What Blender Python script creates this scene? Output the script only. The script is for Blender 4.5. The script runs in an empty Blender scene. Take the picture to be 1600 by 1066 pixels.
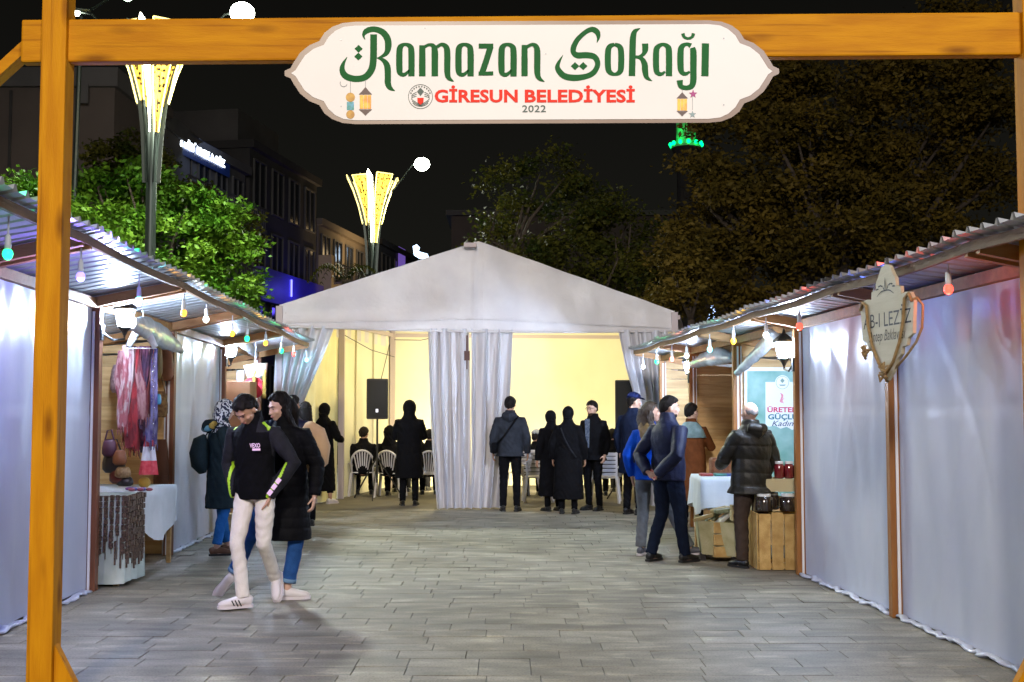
import bpy, bmesh, math, random
import numpy as np
from mathutils import Vector, Matrix, Euler
random.seed(7); rng = np.random.default_rng(7)
R = math.radians
SC = bpy.context.scene
COL = SC.collection

# ------------------------------------------------------------------ camera
F = 1800.0; HC = 1.58; PITCH = math.atan(107/F)
cd = bpy.data.cameras.new('camera'); cam = bpy.data.objects.new('camera', cd); COL.objects.link(cam)
cd.sensor_width = 36; cd.lens = F/1600*36; cd.clip_start = .05; cd.clip_end = 600
cam.location = (0, 0, HC); cam.rotation_euler = (math.pi/2 + PITCH, 0, 0)
SC.camera = cam
def W(u, v, Y):
    dx = (u-800)/F; dz = (533-v)/F
    d = Vector((dx, math.cos(PITCH)-dz*math.sin(PITCH), math.sin(PITCH)+dz*math.cos(PITCH)))
    k = Y/d.y
    return Vector((d.x*k, Y, HC+d.z*k))
def G(u, v, z=0):
    dx = (u-800)/F; dz = (533-v)/F
    d = Vector((dx, math.cos(PITCH)-dz*math.sin(PITCH), math.sin(PITCH)+dz*math.cos(PITCH)))
    k = (z-HC)/d.z
    return Vector((d.x*k, d.y*k, z))
# ------------------------------------------------------------------ world, key light, exposure
w = bpy.data.worlds.new('World'); SC.world = w; w.use_nodes = True
nt = w.node_tree; nt.nodes.clear()
o = nt.nodes.new('ShaderNodeOutputWorld'); b = nt.nodes.new('ShaderNodeBackground')
tc = nt.nodes.new('ShaderNodeTexCoord'); sx = nt.nodes.new('ShaderNodeSeparateXYZ'); cr = nt.nodes.new('ShaderNodeValToRGB')
nt.links.new(tc.outputs['Generated'], sx.inputs[0]); nt.links.new(sx.outputs['Z'], cr.inputs[0])
cr.color_ramp.elements[0].position = 0.0; cr.color_ramp.elements[0].color = (.0110, .0108, .0088, 1)
cr.color_ramp.elements[1].position = .42; cr.color_ramp.elements[1].color = (.0030, .0028, .0024, 1)
nt.links.new(cr.outputs[0], b.inputs[0]); b.inputs[1].default_value = 1.0
nt.links.new(b.outputs[0], o.inputs[0])
SC.view_settings.view_transform = 'Standard'; SC.view_settings.look = 'None'
SC.view_settings.exposure = 0; SC.view_settings.gamma = 1
SC.render.engine = 'CYCLES'
SC.cycles.use_denoising = True
SC.cycles.max_bounces = 6; SC.cycles.sample_clamp_indirect = 4; SC.cycles.use_light_tree = True
SC.cycles.caustics_reflective = False; SC.cycles.caustics_refractive = False
def lamp(name, kind, loc, power, color, size=.1, target=None, **kw):
    l = bpy.data.lights.new(name, kind); l.energy = power; l.color = color
    if kind == 'AREA': l.size = size
    else: l.shadow_soft_size = size
    for k, v in kw.items(): setattr(l, k, v)
    ob = bpy.data.objects.new(name, l); ob.location = loc; COL.objects.link(ob)
    if target is not None:
        ob.rotation_euler = (Vector(target)-Vector(loc)).to_track_quat('-Z', 'Y').to_euler()
    return ob
# street lamps standing behind the camera and over the street
lamp('street_light_behind', 'SPOT', (-3, -17, 13.5), 21500, (1.0, .91, .80), 1.3, (0.2, 12, 0.6), spot_size=R(70), spot_blend=.6)
lamp('street_light_right', 'SPOT', (7, -10, 11), 8500, (.95, .93, 1.0), 1.0, (-1, 12, 0), spot_size=R(70), spot_blend=.7)
# ------------------------------------------------------------------ materials
MATS = {}
def mat(name, col, rough=.6, col2=None, scale=8, stretch=(1,1,1), bump=0, bscale=None, spec=.5, metal=0, coat=0,
        emit=None, estr=0, rnd=0, detail=4, trans=0, bdist=.01, sheen=0, space='Object', rmp=(.35,.65)):
    if name in MATS: return MATS[name]
    m = bpy.data.materials.new(name); m.use_nodes = True; n = m.node_tree.nodes; L = m.node_tree.links
    p = n['Principled BSDF']; out = n['Material Output']
    p.inputs['Base Color'].default_value = (*col, 1); p.inputs['Roughness'].default_value = rough
    p.inputs['Specular IOR Level'].default_value = spec; p.inputs['Metallic'].default_value = metal
    p.inputs['Coat Weight'].default_value = coat
    if sheen: p.inputs['Sheen Weight'].default_value = sheen
    if emit is not None:
        p.inputs['Emission Color'].default_value = (*emit, 1); p.inputs['Emission Strength'].default_value = estr
    if col2 is not None or bump or rnd:
        t = n.new('ShaderNodeTexCoord'); mp = n.new('ShaderNodeMapping'); mp.inputs['Scale'].default_value = stretch
        L.new(t.outputs[space], mp.inputs[0])
        if rnd:
            oi = n.new('ShaderNodeObjectInfo'); ad = n.new('ShaderNodeVectorMath'); ad.operation = 'ADD'
            ml = n.new('ShaderNodeMath'); ml.operation = 'MULTIPLY'; ml.inputs[1].default_value = 37.0
            L.new(oi.outputs['Random'], ml.inputs[0]); L.new(mp.outputs[0], ad.inputs[0]); L.new(ml.outputs[0], ad.inputs[1]); vec = ad.outputs[0]
        else: vec = mp.outputs[0]
    last = None
    if col2 is not None:
        nz = n.new('ShaderNodeTexNoise'); nz.inputs['Scale'].default_value = scale; nz.inputs['Detail'].default_value = detail
        L.new(vec, nz.inputs['Vector']); rp = n.new('ShaderNodeValToRGB'); L.new(nz.outputs['Fac'], rp.inputs[0])
        rp.color_ramp.elements[0].position = rmp[0]; rp.color_ramp.elements[1].position = rmp[1]
        rp.color_ramp.elements[0].color = (*col, 1); rp.color_ramp.elements[1].color = (*col2, 1)
        last = rp.outputs[0]
    if rnd:
        hs = n.new('ShaderNodeHueSaturation'); 
        mr = n.new('ShaderNodeMapRange'); mr.inputs[3].default_value = 1-rnd; mr.inputs[4].default_value = 1+rnd
        L.new(oi.outputs['Random'], mr.inputs[0]); L.new(mr.outputs[0], hs.inputs['Value'])
        if last is None: hs.inputs['Color'].default_value = (*col, 1)
        else: L.new(last, hs.inputs['Color'])
        last = hs.outputs[0]
    if last is not None: L.new(last, p.inputs['Base Color'])
    if bump:
        nb = n.new('ShaderNodeTexNoise'); nb.inputs['Scale'].default_value = bscale or scale*3; nb.inputs['Detail'].default_value = 5
        L.new(vec, nb.inputs['Vector']); bp = n.new('ShaderNodeBump'); bp.inputs['Strength'].default_value = bump; bp.inputs['Distance'].default_value = bdist
        L.new(nb.outputs['Fac'], bp.inputs['Height']); L.new(bp.outputs[0], p.inputs['Normal'])
    if trans:
        tr = n.new('ShaderNodeBsdfTranslucent'); tr.inputs[0].default_value = (*col, 1); mx = n.new('ShaderNodeMixShader'); mx.inputs[0].default_value = trans
        if last is not None: L.new(last, tr.inputs[0])
        L.new(p.outputs[0], mx.inputs[1]); L.new(tr.outputs[0], mx.inputs[2]); L.new(mx.outputs[0], out.inputs[0])
    MATS[name] = m
    return m
def emis(name, col, s):
    if name in MATS: return MATS[name]
    m = bpy.data.materials.new(name); m.use_nodes = True; n = m.node_tree.nodes; p = n['Principled BSDF']
    p.inputs['Base Color'].default_value = (*[min(.8,c) for c in col], 1); p.inputs['Emission Color'].default_value = (*col, 1); p.inputs['Emission Strength'].default_value = s
    MATS[name] = m; return m
M_wood = mat('stained_wood', (.46,.175,.002), .6, (.56,.235,.003), 3, (6,6,.8), .25, 30, rnd=.05, spec=.12)
M_woodx = mat('stained_wood_beam', (.42,.155,.002), .6, (.52,.215,.003), 3, (.8,6,6), .25, 30, spec=.12)
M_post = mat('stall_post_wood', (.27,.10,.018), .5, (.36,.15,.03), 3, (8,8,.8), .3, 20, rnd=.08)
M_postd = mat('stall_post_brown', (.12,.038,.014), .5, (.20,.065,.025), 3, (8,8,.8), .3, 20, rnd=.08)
M_raft = mat('rafter_wood', (.26,.12,.035), .6, (.36,.18,.06), 3, (1,6,6), .3, 20, rnd=.15)
M_purl = mat('purlin_wood', (.14,.075,.03), .7, (.22,.12,.05), 3, (6,1,6), .3, 20, rnd=.15)
M_plank = mat('pine_plank', (.52,.31,.12), .55, (.66,.44,.20), 2.5, (1,4,9), .3, 20, rnd=.16)
M_tin = mat('corrugated_tin', (.40,.42,.44), .30, (.52,.54,.57), 2, (1,1,1), .1, 10, metal=.35)
M_plastic = mat('plastic_sheet', (.58,.62,.76), .34, (.68,.72,.84), 1.2, (1,1.6,.8), .25, 1.8, trans=.18, bdist=.05, spec=.6)
M_clear = mat('rolled_plastic', (.50,.56,.60), .2, (.72,.77,.82), 5, (1,1,1), .6, 9, trans=.25, bdist=.03, spec=.8)
M_edge = mat('white_batten', (.78,.78,.8), .5, bump=.2, bscale=20)
M_tent = mat('tent_canvas', (.63,.60,.61), .45, (.74,.71,.71), 1.5, (1,1,1), .6, 2.2, trans=.03, bdist=.08, spec=.35)
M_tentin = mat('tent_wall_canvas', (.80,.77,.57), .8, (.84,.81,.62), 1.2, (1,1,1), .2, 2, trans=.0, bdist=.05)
M_curt = mat('tent_curtain', (.62,.62,.68), .75, (.72,.72,.78), 2, (1,1,.4), .5, 5, spec=.15, trans=.10, bdist=.04)
M_black = mat('black_plastic', (.012,.012,.013), .45)
M_blackm = mat('black_iron', (.02,.022,.025), .4, metal=.3)
M_chair = mat('white_chair_plastic', (.62,.60,.64), .4)
M_rope = mat('jute_rope', (.30,.19,.08), .9, (.42,.28,.13), 40, bump=.5, bscale=80)
M_cloth = mat('white_tablecloth', (.62,.66,.70), .8, (.70,.74,.78), 4, bump=.3, bscale=8, bdist=.02)
M_print_g = mat('green_print', (.004,.085,.012), .55, (.006,.11,.018), 2, spec=.15, rmp=(.3,.7))
M_print_r = mat('red_print', (.75,.035,.015), .55, spec=.15)
M_print_d = mat('dark_print', (.03,.06,.04), .5)
M_signw = mat('sign_board_face', (.74,.69,.64), .45, (.77,.72,.67), 1.5, spec=.25)
M_signb = mat('sign_border', (.20,.125,.075), .35, (.24,.15,.09), 3)
# ------------------------------------------------------------------ builders
ORG = {}
def tag(o, label=None, cat=None, group=None, kind=None):
    if label: o['label'] = label
    if cat: o['category'] = cat
    if group: o['group'] = group
    if kind: o['kind'] = kind
    return o
def thing(name, label, cat, loc=(0,0,0), group=None, rot=0):
    o = bpy.data.objects.new(name, None); o.empty_display_size = .1; COL.objects.link(o)
    o.location = loc; o.rotation_euler = (0,0,rot); ORG[o] = (Vector(loc), rot)
    return tag(o, label, cat, group)
class MB:
    def __init__(s): s.v = []; s.f = []
    def add(s, vs, fs):
        k = len(s.v); s.v += [tuple(p) for p in vs]; s.f += [tuple(i+k for i in f) for f in fs]; return s
    def box(s, x0, x1, y0, y1, z0, z1):
        return s.add([(x0,y0,z0),(x1,y0,z0),(x1,y1,z0),(x0,y1,z0),(x0,y0,z1),(x1,y0,z1),(x1,y1,z1),(x0,y1,z1)],
            [(0,3,2,1),(4,5,6,7),(0,1,5,4),(1,2,6,5),(2,3,7,6),(3,0,4,7)])
    def bar(s, a, b, w, h, up=(0,0,1)):
        a = Vector(a); b = Vector(b); t = (b-a).normalized(); up = Vector(up)
        r = t.cross(up)
        if r.length < 1e-3: r = t.cross(Vector((0,1,0)))
        r.normalize(); n = r.cross(t).normalized()
        P = [c + r*i*w/2 + n*j*h/2 for c in (a, b) for i, j in ((-1,-1),(1,-1),(1,1),(-1,1))]
        return s.add(P, [(0,1,2,3),(7,6,5,4),(0,4,5,1),(1,5,6,2),(2,6,7,3),(3,7,4,0)])
    def loft(s, pts, rad, n=12, x=(1,0,0), cap=True):
        pts = [Vector(p) for p in pts]; rad = [(r, r) if not isinstance(r, (tuple, list)) else r for r in rad]
        k0 = len(s.v); N = len(pts)
        for i, p in enumerate(pts):
            t = (pts[min(i+1, N-1)]-pts[max(i-1, 0)])
            t = t.normalized() if t.length > 1e-9 else Vector((0,0,1))
            u = Vector(x) if i == 0 else up_
            u = u - t*u.dot(t)
            if u.length < .15 and i == 0: u = Vector((0,1,0)) - t*t.y
            if u.length < 1e-3: u = Vector((.3,1,.2)); u = u - t*u.dot(t)
            u.normalize(); v = t.cross(u); up_ = u
            a, b_ = rad[i]
            for j in range(n):
                an = 2*math.pi*j/n; s.v.append(tuple(p + u*a*math.cos(an) + v*b_*math.sin(an)))
        for i in range(N-1):
            for j in range(n):
                q = k0+i*n; s.f.append((q+j, q+(j+1)%n, q+n+(j+1)%n, q+n+j))
        if cap:
            s.f.append(tuple(k0+j for j in reversed(range(n)))); s.f.append(tuple(k0+(N-1)*n+j for j in range(n)))
        return s
    def ell(s, c, r, M=None, n=14, m=9):
        c = Vector(c); k0 = len(s.v); vs = []
        for i in range(m+1):
            th = math.pi*i/m
            for j in range(n):
                ph = 2*math.pi*j/n
                p = Vector((r[0]*math.sin(th)*math.cos(ph), r[1]*math.sin(th)*math.sin(ph), r[2]*math.cos(th)))
                if M: p = M @ p
                vs.append(p+c)
        fs = [(i*n+j, (i+1)*n+j, (i+1)*n+(j+1)%n, i*n+(j+1)%n) for i in range(m) for j in range(n)]
        return s.add(vs, fs)
    def grid(s, fn, nu, nv):
        vs = [fn(i/nu, j/nv) for j in range(nv+1) for i in range(nu+1)]
        fs = [(j*(nu+1)+i, j*(nu+1)+i+1, (j+1)*(nu+1)+i+1, (j+1)*(nu+1)+i) for j in range(nv) for i in range(nu)]
        return s.add(vs, fs)
    def prism(s, poly, fn, t0, t1):     # poly in 2-D, fn(a,b,t)->3-D
        n = len(poly); vs = [fn(a,b,t0) for a,b in poly]+[fn(a,b,t1) for a,b in poly]
        return s.add(vs, [tuple(range(n)), tuple(range(2*n-1, n-1, -1))]+[(i,n+i,n+(i+1)%n,(i+1)%n) for i in range(n)])
    def build(s, name, m, parent=None, smooth=False, **kw):
        return mk(name, s.v, s.f, m, parent, smooth, **kw)
def mk(name, v, f, m, parent=None, smooth=False, local=False, mats=None, midx=None):
    me = bpy.data.meshes.new(name)
    root = parent
    while root is not None and root.parent is not None: root = root.parent
    if root is not None and root in ORG and not local:
        c, rz = ORG[root]; c_ = Matrix.Rotation(-rz, 3, 'Z')
        v = [tuple(c_ @ (Vector(p)-c)) for p in v] if rz else [(p[0]-c.x, p[1]-c.y, p[2]-c.z) for p in v]
    me.from_pydata(v, [], f); me.materials.append(m)
    for mm in (mats or []): me.materials.append(mm)
    if midx is not None: me.polygons.foreach_set('material_index', midx)
    if smooth: me.polygons.foreach_set('use_smooth', [True]*len(me.polygons))
    o = bpy.data.objects.new(name, me); COL.objects.link(o)
    if parent is not None: o.parent = parent
    return o
def bevel(o, w=.006, seg=2):
    md = o.modifiers.new('bevel', 'BEVEL'); md.width = w; md.segments = seg; md.limit_method = 'ANGLE'; return o
def textmesh(s, bold=0.0, shear=0, sp=1.0):
    c = bpy.data.curves.new('t', 'FONT'); c.body = s; c.offset = bold; c.shear = shear; c.resolution_u = 3; c.space_character = sp
    o = bpy.data.objects.new('t', c); COL.objects.link(o)
    dg = bpy.context.evaluated_depsgraph_get(); me = bpy.data.meshes.new_from_object(o.evaluated_get(dg))
    v = [tuple(p.co) for p in me.vertices]; f = [tuple(p.vertices) for p in me.polygons]
    bpy.data.objects.remove(o); bpy.data.meshes.remove(me)
    xs = [p[0] for p in v]; ys = [p[1] for p in v]; x0, x1, y0, y1 = min(xs), max(xs), min(ys), max(ys)
    return [((p[0]-x0)/(x1-x0), (p[1]-y0)/(y1-y0)) for p in v], f
def stroke_strip(mb, pts, fn, layer, sub=4, mw=.5):
    # smooth variable-width stroke: pts (x,y,w); fn(x,y,layer)->3-D
    P = [np.array(p, float) for p in pts]; Q = []
    for i in range(len(P)-1):
        p0 = P[max(i-1,0)]; p1 = P[i]; p2 = P[i+1]; p3 = P[min(i+2,len(P)-1)]
        for k in range(sub):
            t = k/sub; Q.append(.5*((2*p1)+(-p0+p2)*t+(2*p0-5*p1+4*p2-p3)*t*t+(-p0+3*p1-3*p2+p3)*t**3))
    Q.append(P[-1]); vs = []
    for i, q in enumerate(Q):
        t = Q[min(i+1,len(Q)-1)][:2]-Q[max(i-1,0)][:2]; t = t/(np.linalg.norm(t)+1e-9); n = np.array([-t[1], t[0]])*max(q[2], mw)/2
        vs.append(fn(*(q[:2]+n), layer)); vs.append(fn(*(q[:2]-n), layer))
    mb.add(vs, [(2*i, 2*i+1, 2*i+3, 2*i+2) for i in range(len(Q)-1)])
# ------------------------------------------------------------------ ground and paving
MG = mat('old_concrete_ground', (.20,.20,.19), .8, (.28,.28,.27), 3, bump=.2)
g = MB().add([(-150,-30,-.02),(150,-30,-.02),(150,300,-.02),(-150,300,-.02)], [(0,1,2,3)]).build('ground', MG); tag(g, kind='structure')
M_pav = mat('paving_stone', (.172,.158,.124), .50, (.290,.268,.215), 2.2, (1,2.0,1), .25, 30, rnd=.10, bdist=.006, detail=7, space='Object')
# stains over the paving: world-scale noise shared by all slabs
n = M_pav.node_tree.nodes; L = M_pav.node_tree.links
geo = n.new('ShaderNodeNewGeometry'); mp2 = n.new('ShaderNodeMapping'); mp2.inputs['Scale'].default_value = (.55, 1.5, 1)
L.new(geo.outputs['Position'], mp2.inputs[0]); nz2 = n.new('ShaderNodeTexNoise'); nz2.inputs['Scale'].default_value = 1.3; nz2.inputs['Detail'].default_value = 6
L.new(mp2.outputs[0], nz2.inputs['Vector']); rp2 = n.new('ShaderNodeValToRGB'); rp2.color_ramp.elements[0].position = .38; rp2.color_ramp.elements[1].position = .62
rp2.color_ramp.elements[0].color = (.74,.73,.72,1); rp2.color_ramp.elements[1].color = (1.08,1.08,1.06,1); L.new(nz2.outputs['Fac'], rp2.inputs[0])
mxx = n.new('ShaderNodeMix'); mxx.data_type = 'RGBA'; mxx.blend_type = 'MULTIPLY'; mxx.inputs[0].default_value = 1
pb = n['Principled BSDF']; src = pb.inputs['Base Color'].links[0].from_socket
spk = n.new('ShaderNodeTexNoise'); spk.inputs['Scale'].default_value = 70; spk.inputs['Detail'].default_value = 4; L.new(geo.outputs['Position'], spk.inputs['Vector'])
rps = n.new('ShaderNodeValToRGB'); rps.color_ramp.elements[0].position = .36; rps.color_ramp.elements[0].color = (.72,.72,.70,1); rps.color_ramp.elements[1].position = .52; rps.color_ramp.elements[1].color = (1.06,1.06,1.05,1); L.new(spk.outputs['Fac'], rps.inputs[0])
mxs = n.new('ShaderNodeMix'); mxs.data_type = 'RGBA'; mxs.blend_type = 'MULTIPLY'; mxs.inputs[0].default_value = 1; L.new(src, mxs.inputs[6]); L.new(rps.outputs[0], mxs.inputs[7]); src = mxs.outputs[2]
L.new(src, mxx.inputs[6]); L.new(rp2.outputs[0], mxx.inputs[7]); L.new(mxx.outputs[2], pb.inputs['Base Color'])
mr = n.new('ShaderNodeMapRange'); mr.inputs[3].default_value = .52; mr.inputs[4].default_value = .80; L.new(nz2.outputs['Fac'], mr.inputs[0]); L.new(mr.outputs[0], pb.inputs['Roughness'])
M_joint = mat('paving_joint', (.08,.078,.072), .9, (.15,.145,.13), 5)
pave = MB().add([(-7,-3,-.012),(7,-3,-.012),(7,26,-.012),(-7,26,-.012)], [(0,1,2,3)]).build('pavement', M_joint); tag(pave, kind='structure')
slabs = []; far = MB()
y = -1.5; row = 0
while y < 25.5:
    dep = .235; x = -6.6 + rng.uniform(0, .4)
    while x < 6.6:
        L_ = rng.choice([.32, .44, .52, .60]) ; cx, cy = x+L_/2, y+dep/2
        slabs.append((cx, cy, L_, dep)); x += L_
    y += dep; row += 1
def slab_geo(cx, cy, L_, dep):
    h = rng.uniform(-.0015, .0015); t1, t2 = rng.uniform(-.0012, .0012, 2); g_ = .0022
    a, b_ = L_/2-g_, dep/2-g_; c = .0025
    vs = []
    for (i, j) in ((-1,-1),(1,-1),(1,1),(-1,1)): vs.append((cx+i*a, cy+j*b_, -.012))
    for (i, j) in ((-1,-1),(1,-1),(1,1),(-1,1)): vs.append((cx+i*a, cy+j*b_, h-.003+i*t1+j*t2))
    for (i, j) in ((-1,-1),(1,-1),(1,1),(-1,1)): vs.append((cx+i*(a-c), cy+j*(b_-c), h+i*t1+j*t2))
    fs = [(8,9,10,11)]+[(q, (q+1)%4, 4+(q+1)%4, 4+q) for q in range(4)]+[(4+q, 4+(q+1)%4, 8+(q+1)%4, 8+q) for q in range(4)]
    return vs, fs
vis = [s for s in slabs if s[1] > 6.0 and abs(s[0]) < s[1]*.47 and s[0] > -3.55 and s[0] < 3.2]
near = set(sorted(vis, key=lambda s: s[1])[:300])
for s in slabs:
    vs, fs = slab_geo(*s)
    if s in near:
        c = (s[0], s[1], 0); o = mk('paver', [(p[0]-c[0], p[1]-c[1], p[2]) for p in vs], fs, M_pav, pave, local=True); o.location = c
    else: far.add(vs, fs)
tag(far.build('paver', M_pav, pave), kind='stuff')
nz3 = n.new('ShaderNodeTexNoise'); nz3.inputs['Scale'].default_value = 4.5; nz3.inputs['Detail'].default_value = 3; L.new(mp2.outputs[0], nz3.inputs['Vector'])
rp3 = n.new('ShaderNodeValToRGB'); rp3.color_ramp.elements[0].position = .585; rp3.color_ramp.elements[0].color = (1,1,1,1); rp3.color_ramp.elements[1].position = .63; rp3.color_ramp.elements[1].color = (1.28,1.27,1.22,1); L.new(nz3.outputs['Fac'], rp3.inputs[0])
rp3.color_ramp.elements.new(.40).color = (1,1,1,1); rp3.color_ramp.elements[0].position = .33; rp3.color_ramp.elements[0].color = (.80,.79,.77,1)
mx3 = n.new('ShaderNodeMix'); mx3.data_type = 'RGBA'; mx3.blend_type = 'MULTIPLY'; mx3.inputs[0].default_value = 1
L.new(mxx.outputs[2], mx3.inputs[6]); L.new(rp3.outputs[0], mx3.inputs[7]); L.new(mx3.outputs[2], pb.inputs['Base Color'])
# knots and long cracks in the gate timber
for m_, stz in ((M_wood, (1,1,.28)), (M_woodx, (.28,1,1))):
    n = m_.node_tree.nodes; L = m_.node_tree.links; pb = n['Principled BSDF']; src = pb.inputs['Base Color'].links[0].from_socket
    tcn = n.new('ShaderNodeTexCoord'); mpn = n.new('ShaderNodeMapping'); mpn.inputs['Scale'].default_value = tuple(q*5.5 for q in stz); L.new(tcn.outputs['Object'], mpn.inputs[0])
    vn = n.new('ShaderNodeTexVoronoi'); vn.inputs['Scale'].default_value = 1.0; L.new(mpn.outputs[0], vn.inputs['Vector'])
    rr = n.new('ShaderNodeValToRGB'); rr.color_ramp.elements[0].position = .05; rr.color_ramp.elements[0].color = (.45,.38,.35,1); rr.color_ramp.elements[1].position = .20; rr.color_ramp.elements[1].color = (1,1,1,1); L.new(vn.outputs['Distance'], rr.inputs[0])
    mpc = n.new('ShaderNodeMapping'); mpc.inputs['Scale'].default_value = tuple(.6 if q < 1 else 22 for q in stz); L.new(tcn.outputs['Object'], mpc.inputs[0])
    nc_ = n.new('ShaderNodeTexNoise'); nc_.inputs['Scale'].default_value = 1.5; nc_.inputs['Detail'].default_value = 3; L.new(mpc.outputs[0], nc_.inputs['Vector'])
    rc = n.new('ShaderNodeValToRGB'); rc.color_ramp.elements[0].position = .30; rc.color_ramp.elements[0].color = (.62,.55,.5,1); rc.color_ramp.elements[1].position = .42; rc.color_ramp.elements[1].color = (1,1,1,1); L.new(nc_.outputs['Fac'], rc.inputs[0])
    last = src
    for q in (rr, rc):
        mm_ = n.new('ShaderNodeMix'); mm_.data_type = 'RGBA'; mm_.blend_type = 'MULTIPLY'; mm_.inputs[0].default_value = 1; L.new(last, mm_.inputs[6]); L.new(q.outputs[0], mm_.inputs[7]); last = mm_.outputs[2]
    L.new(last, pb.inputs['Base Color'])
# ------------------------------------------------------------------ gate and its sign
YG = 6.4
def box3(name, m, parent, *a, bv=.008): return bevel(MB().box(*a).build(name, m, parent), bv)
gate = thing('wooden_gateway', 'orange stained timber gateway framing the whole street with a long cross beam', 'gateway', (-2.6, YG, 0))
pl = W(86, 533, YG); 
for nm, x0, x1 in (('post', -2.635, -2.495), ('post', 2.862, 2.995)):
    mb = MB(); 
    vs = [(x0,YG-.068,0),(x1,YG-.068,0),(x1,YG+.068,0),(x0,YG+.068,0)]; s_ = -.01 if x0 < 0 else .0
    mb.box(x0, x1, YG-.068, YG+.068, -.01, 4.3)
    bevel(mb.build(nm, M_wood, gate), .008)
zb0, zb1 = W(40,100,YG).z, W(40,33,YG).z
mb = MB(); xa, xb = W(36,60,YG).x, 3.2; sl = .0078
def bv_(x, y, z): return (x, y, z + (x-xa)*sl)
mb.add([bv_(x,y,z) for z in (zb0, zb1) for x, y in ((xa,YG-.03),(xb,YG-.03),(xb,YG+.05),(xa,YG+.05))],
       [(0,3,2,1),(4,5,6,7),(0,1,5,4),(1,2,6,5),(2,3,7,6),(3,0,4,7)])
bevel(mb.build('beam', M_woodx, gate), .012)
MB().bar(W(-60,170,YG+.1), W(50,70,YG+.1), .06, .1, (0,1,0)).build('brace', M_woodx, gate)
for sx_ in (-1, 1):
    x = -2.495 if sx_ < 0 else 2.862
    MB().prism([(0,0),(.16,0),(0,.30)], lambda a,b,t,x=x,sx_=sx_: (x-sx_*a, YG+t, b), -.03, .03).build('foot_brace', M_wood, gate)
# sign
YS = YG-.055
sign = thing('street_name_sign', 'long white scalloped sign board lettered in green and red, fixed on the gateway beam', 'sign', W(831,113,YS))
def S(u, v, k=0): return W(u, v, YS-k)
cxs, cys = 831, 113
def outline(inner):
    # right half in px relative to centre, upper quadrant; mirrored
    if not inner:
        q = [(0,-80),(280,-80),(300,-79),(318,-74),(333,-65),(344,-52),(347,-50),(362,-44),(375,-34),(385,-20),(389,-12),(398,-8),(409,-4),(424,0)]  # apex wider than tall
        q = [(0,-80),(276,-80),(296,-78),(312,-72),(324,-63),(332,-50),(347,-44),(362,-32),(372,-17),(377,-8),(386,-5),(384,-4)]
        q = q[:-2]+[(377,-8),(386,-4),(386.5,0)]
    else:
        q = [(0,-74),(276,-74),(294,-72),(307,-66),(318,-56),(325,-44),(341,-38),(355,-27),(364,-13),(369,-5),(376,0)]
    ur = [(x, y) for x, y in q]; lr = [(x, -y) for x, y in reversed(q[:-1])]
    right = ur+lr; left = [(-x, y) for x, y in reversed(right)]
    pts = right[:-0 or None]+left
    out = []
    for p in pts:
        if not out or (abs(out[-1][0]-p[0])+abs(out[-1][1]-p[1])) > .1: out.append(p)
    if abs(out[0][0]-out[-1][0])+abs(out[0][1]-out[-1][1]) < .1: out.pop()
    return [(cxs+x, cys+y-.004*x) for x, y in out]
MB().prism(outline(False), lambda a,b,t: tuple(S(a,b,t)), 0, .022).build('border', M_signb, sign)
MB().prism(outline(True), lambda a,b,t: tuple(S(a,b,t)), .0225, .025).build('board', M_signw, sign)
def strokes(name, L, sc, ox, oy, m, k0, parent=sign):
    mb = MB()
    for i, st in enumerate(L):
        stroke_strip(mb, st, lambda x,y,k: tuple(S(ox+x/sc, oy+y/sc, k)), k0+i*.00022)
    return mb.build(name, m, parent)
A = [(578,420,46),(578,240,46),(565,198,36),(530,186,24),(500,202,40),(490,240,46),(490,370,46),(500,402,34),(525,408,28),(550,390,20),(560,372,10)]
sh = lambda st, d: [(x+d, y, w_) for x, y, w_ in st]
dia = lambda x, y, r: [(x, y-r, .5), (x, y-r*.5, r), (x, y, 2*r), (x, y+r*.5, r), (x, y+r, .5)]
RAM = [[(238,152,4),(226,120,20),(247,88,40),(300,74,42),(360,92,46),(400,140,50),(408,200,48),(395,248,36),(360,275,20),(326,288,8)],
 [(326,285,8),(370,302,30),(400,345,46),(405,420,46),(405,470,46),(422,507,34),(457,528,4)],
 [(300,112,50),(300,200,50),(298,300,50),(285,370,50),(240,425,48),(170,440,46),(100,422,48),(70,380,42),(76,330,26),(106,278,3)],
 dia(190,218,29), dia(188,275,29), A, [(658,420,48),(658,300,48),(658,192,44)], [(672,205,24),(710,188,22),(740,200,36),(750,240,48),(750,330,48),(750,420,48)],
 [(765,205,24),(800,186,26),(832,204,40),(842,250,46),(842,390,44),(855,435,32),(890,458,4)],
 sh(A,435), [(1073,198,36),(1120,198,36),(1180,198,36)], [(1161,200,44),(1130,300,44),(1096,400,44)], [(1072,400,28),(1130,400,28),(1180,398,28)],
 sh(A,751), [(1410,418,46),(1410,300,46),(1410,190,42)], [(1425,205,24),(1465,186,24),(1495,202,38),(1504,250,46),(1504,390,44),(1520,436,30),(1556,458,4)]]
strokes('lettering', RAM, 4.706, 520, 30, M_print_g, .0262)
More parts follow.
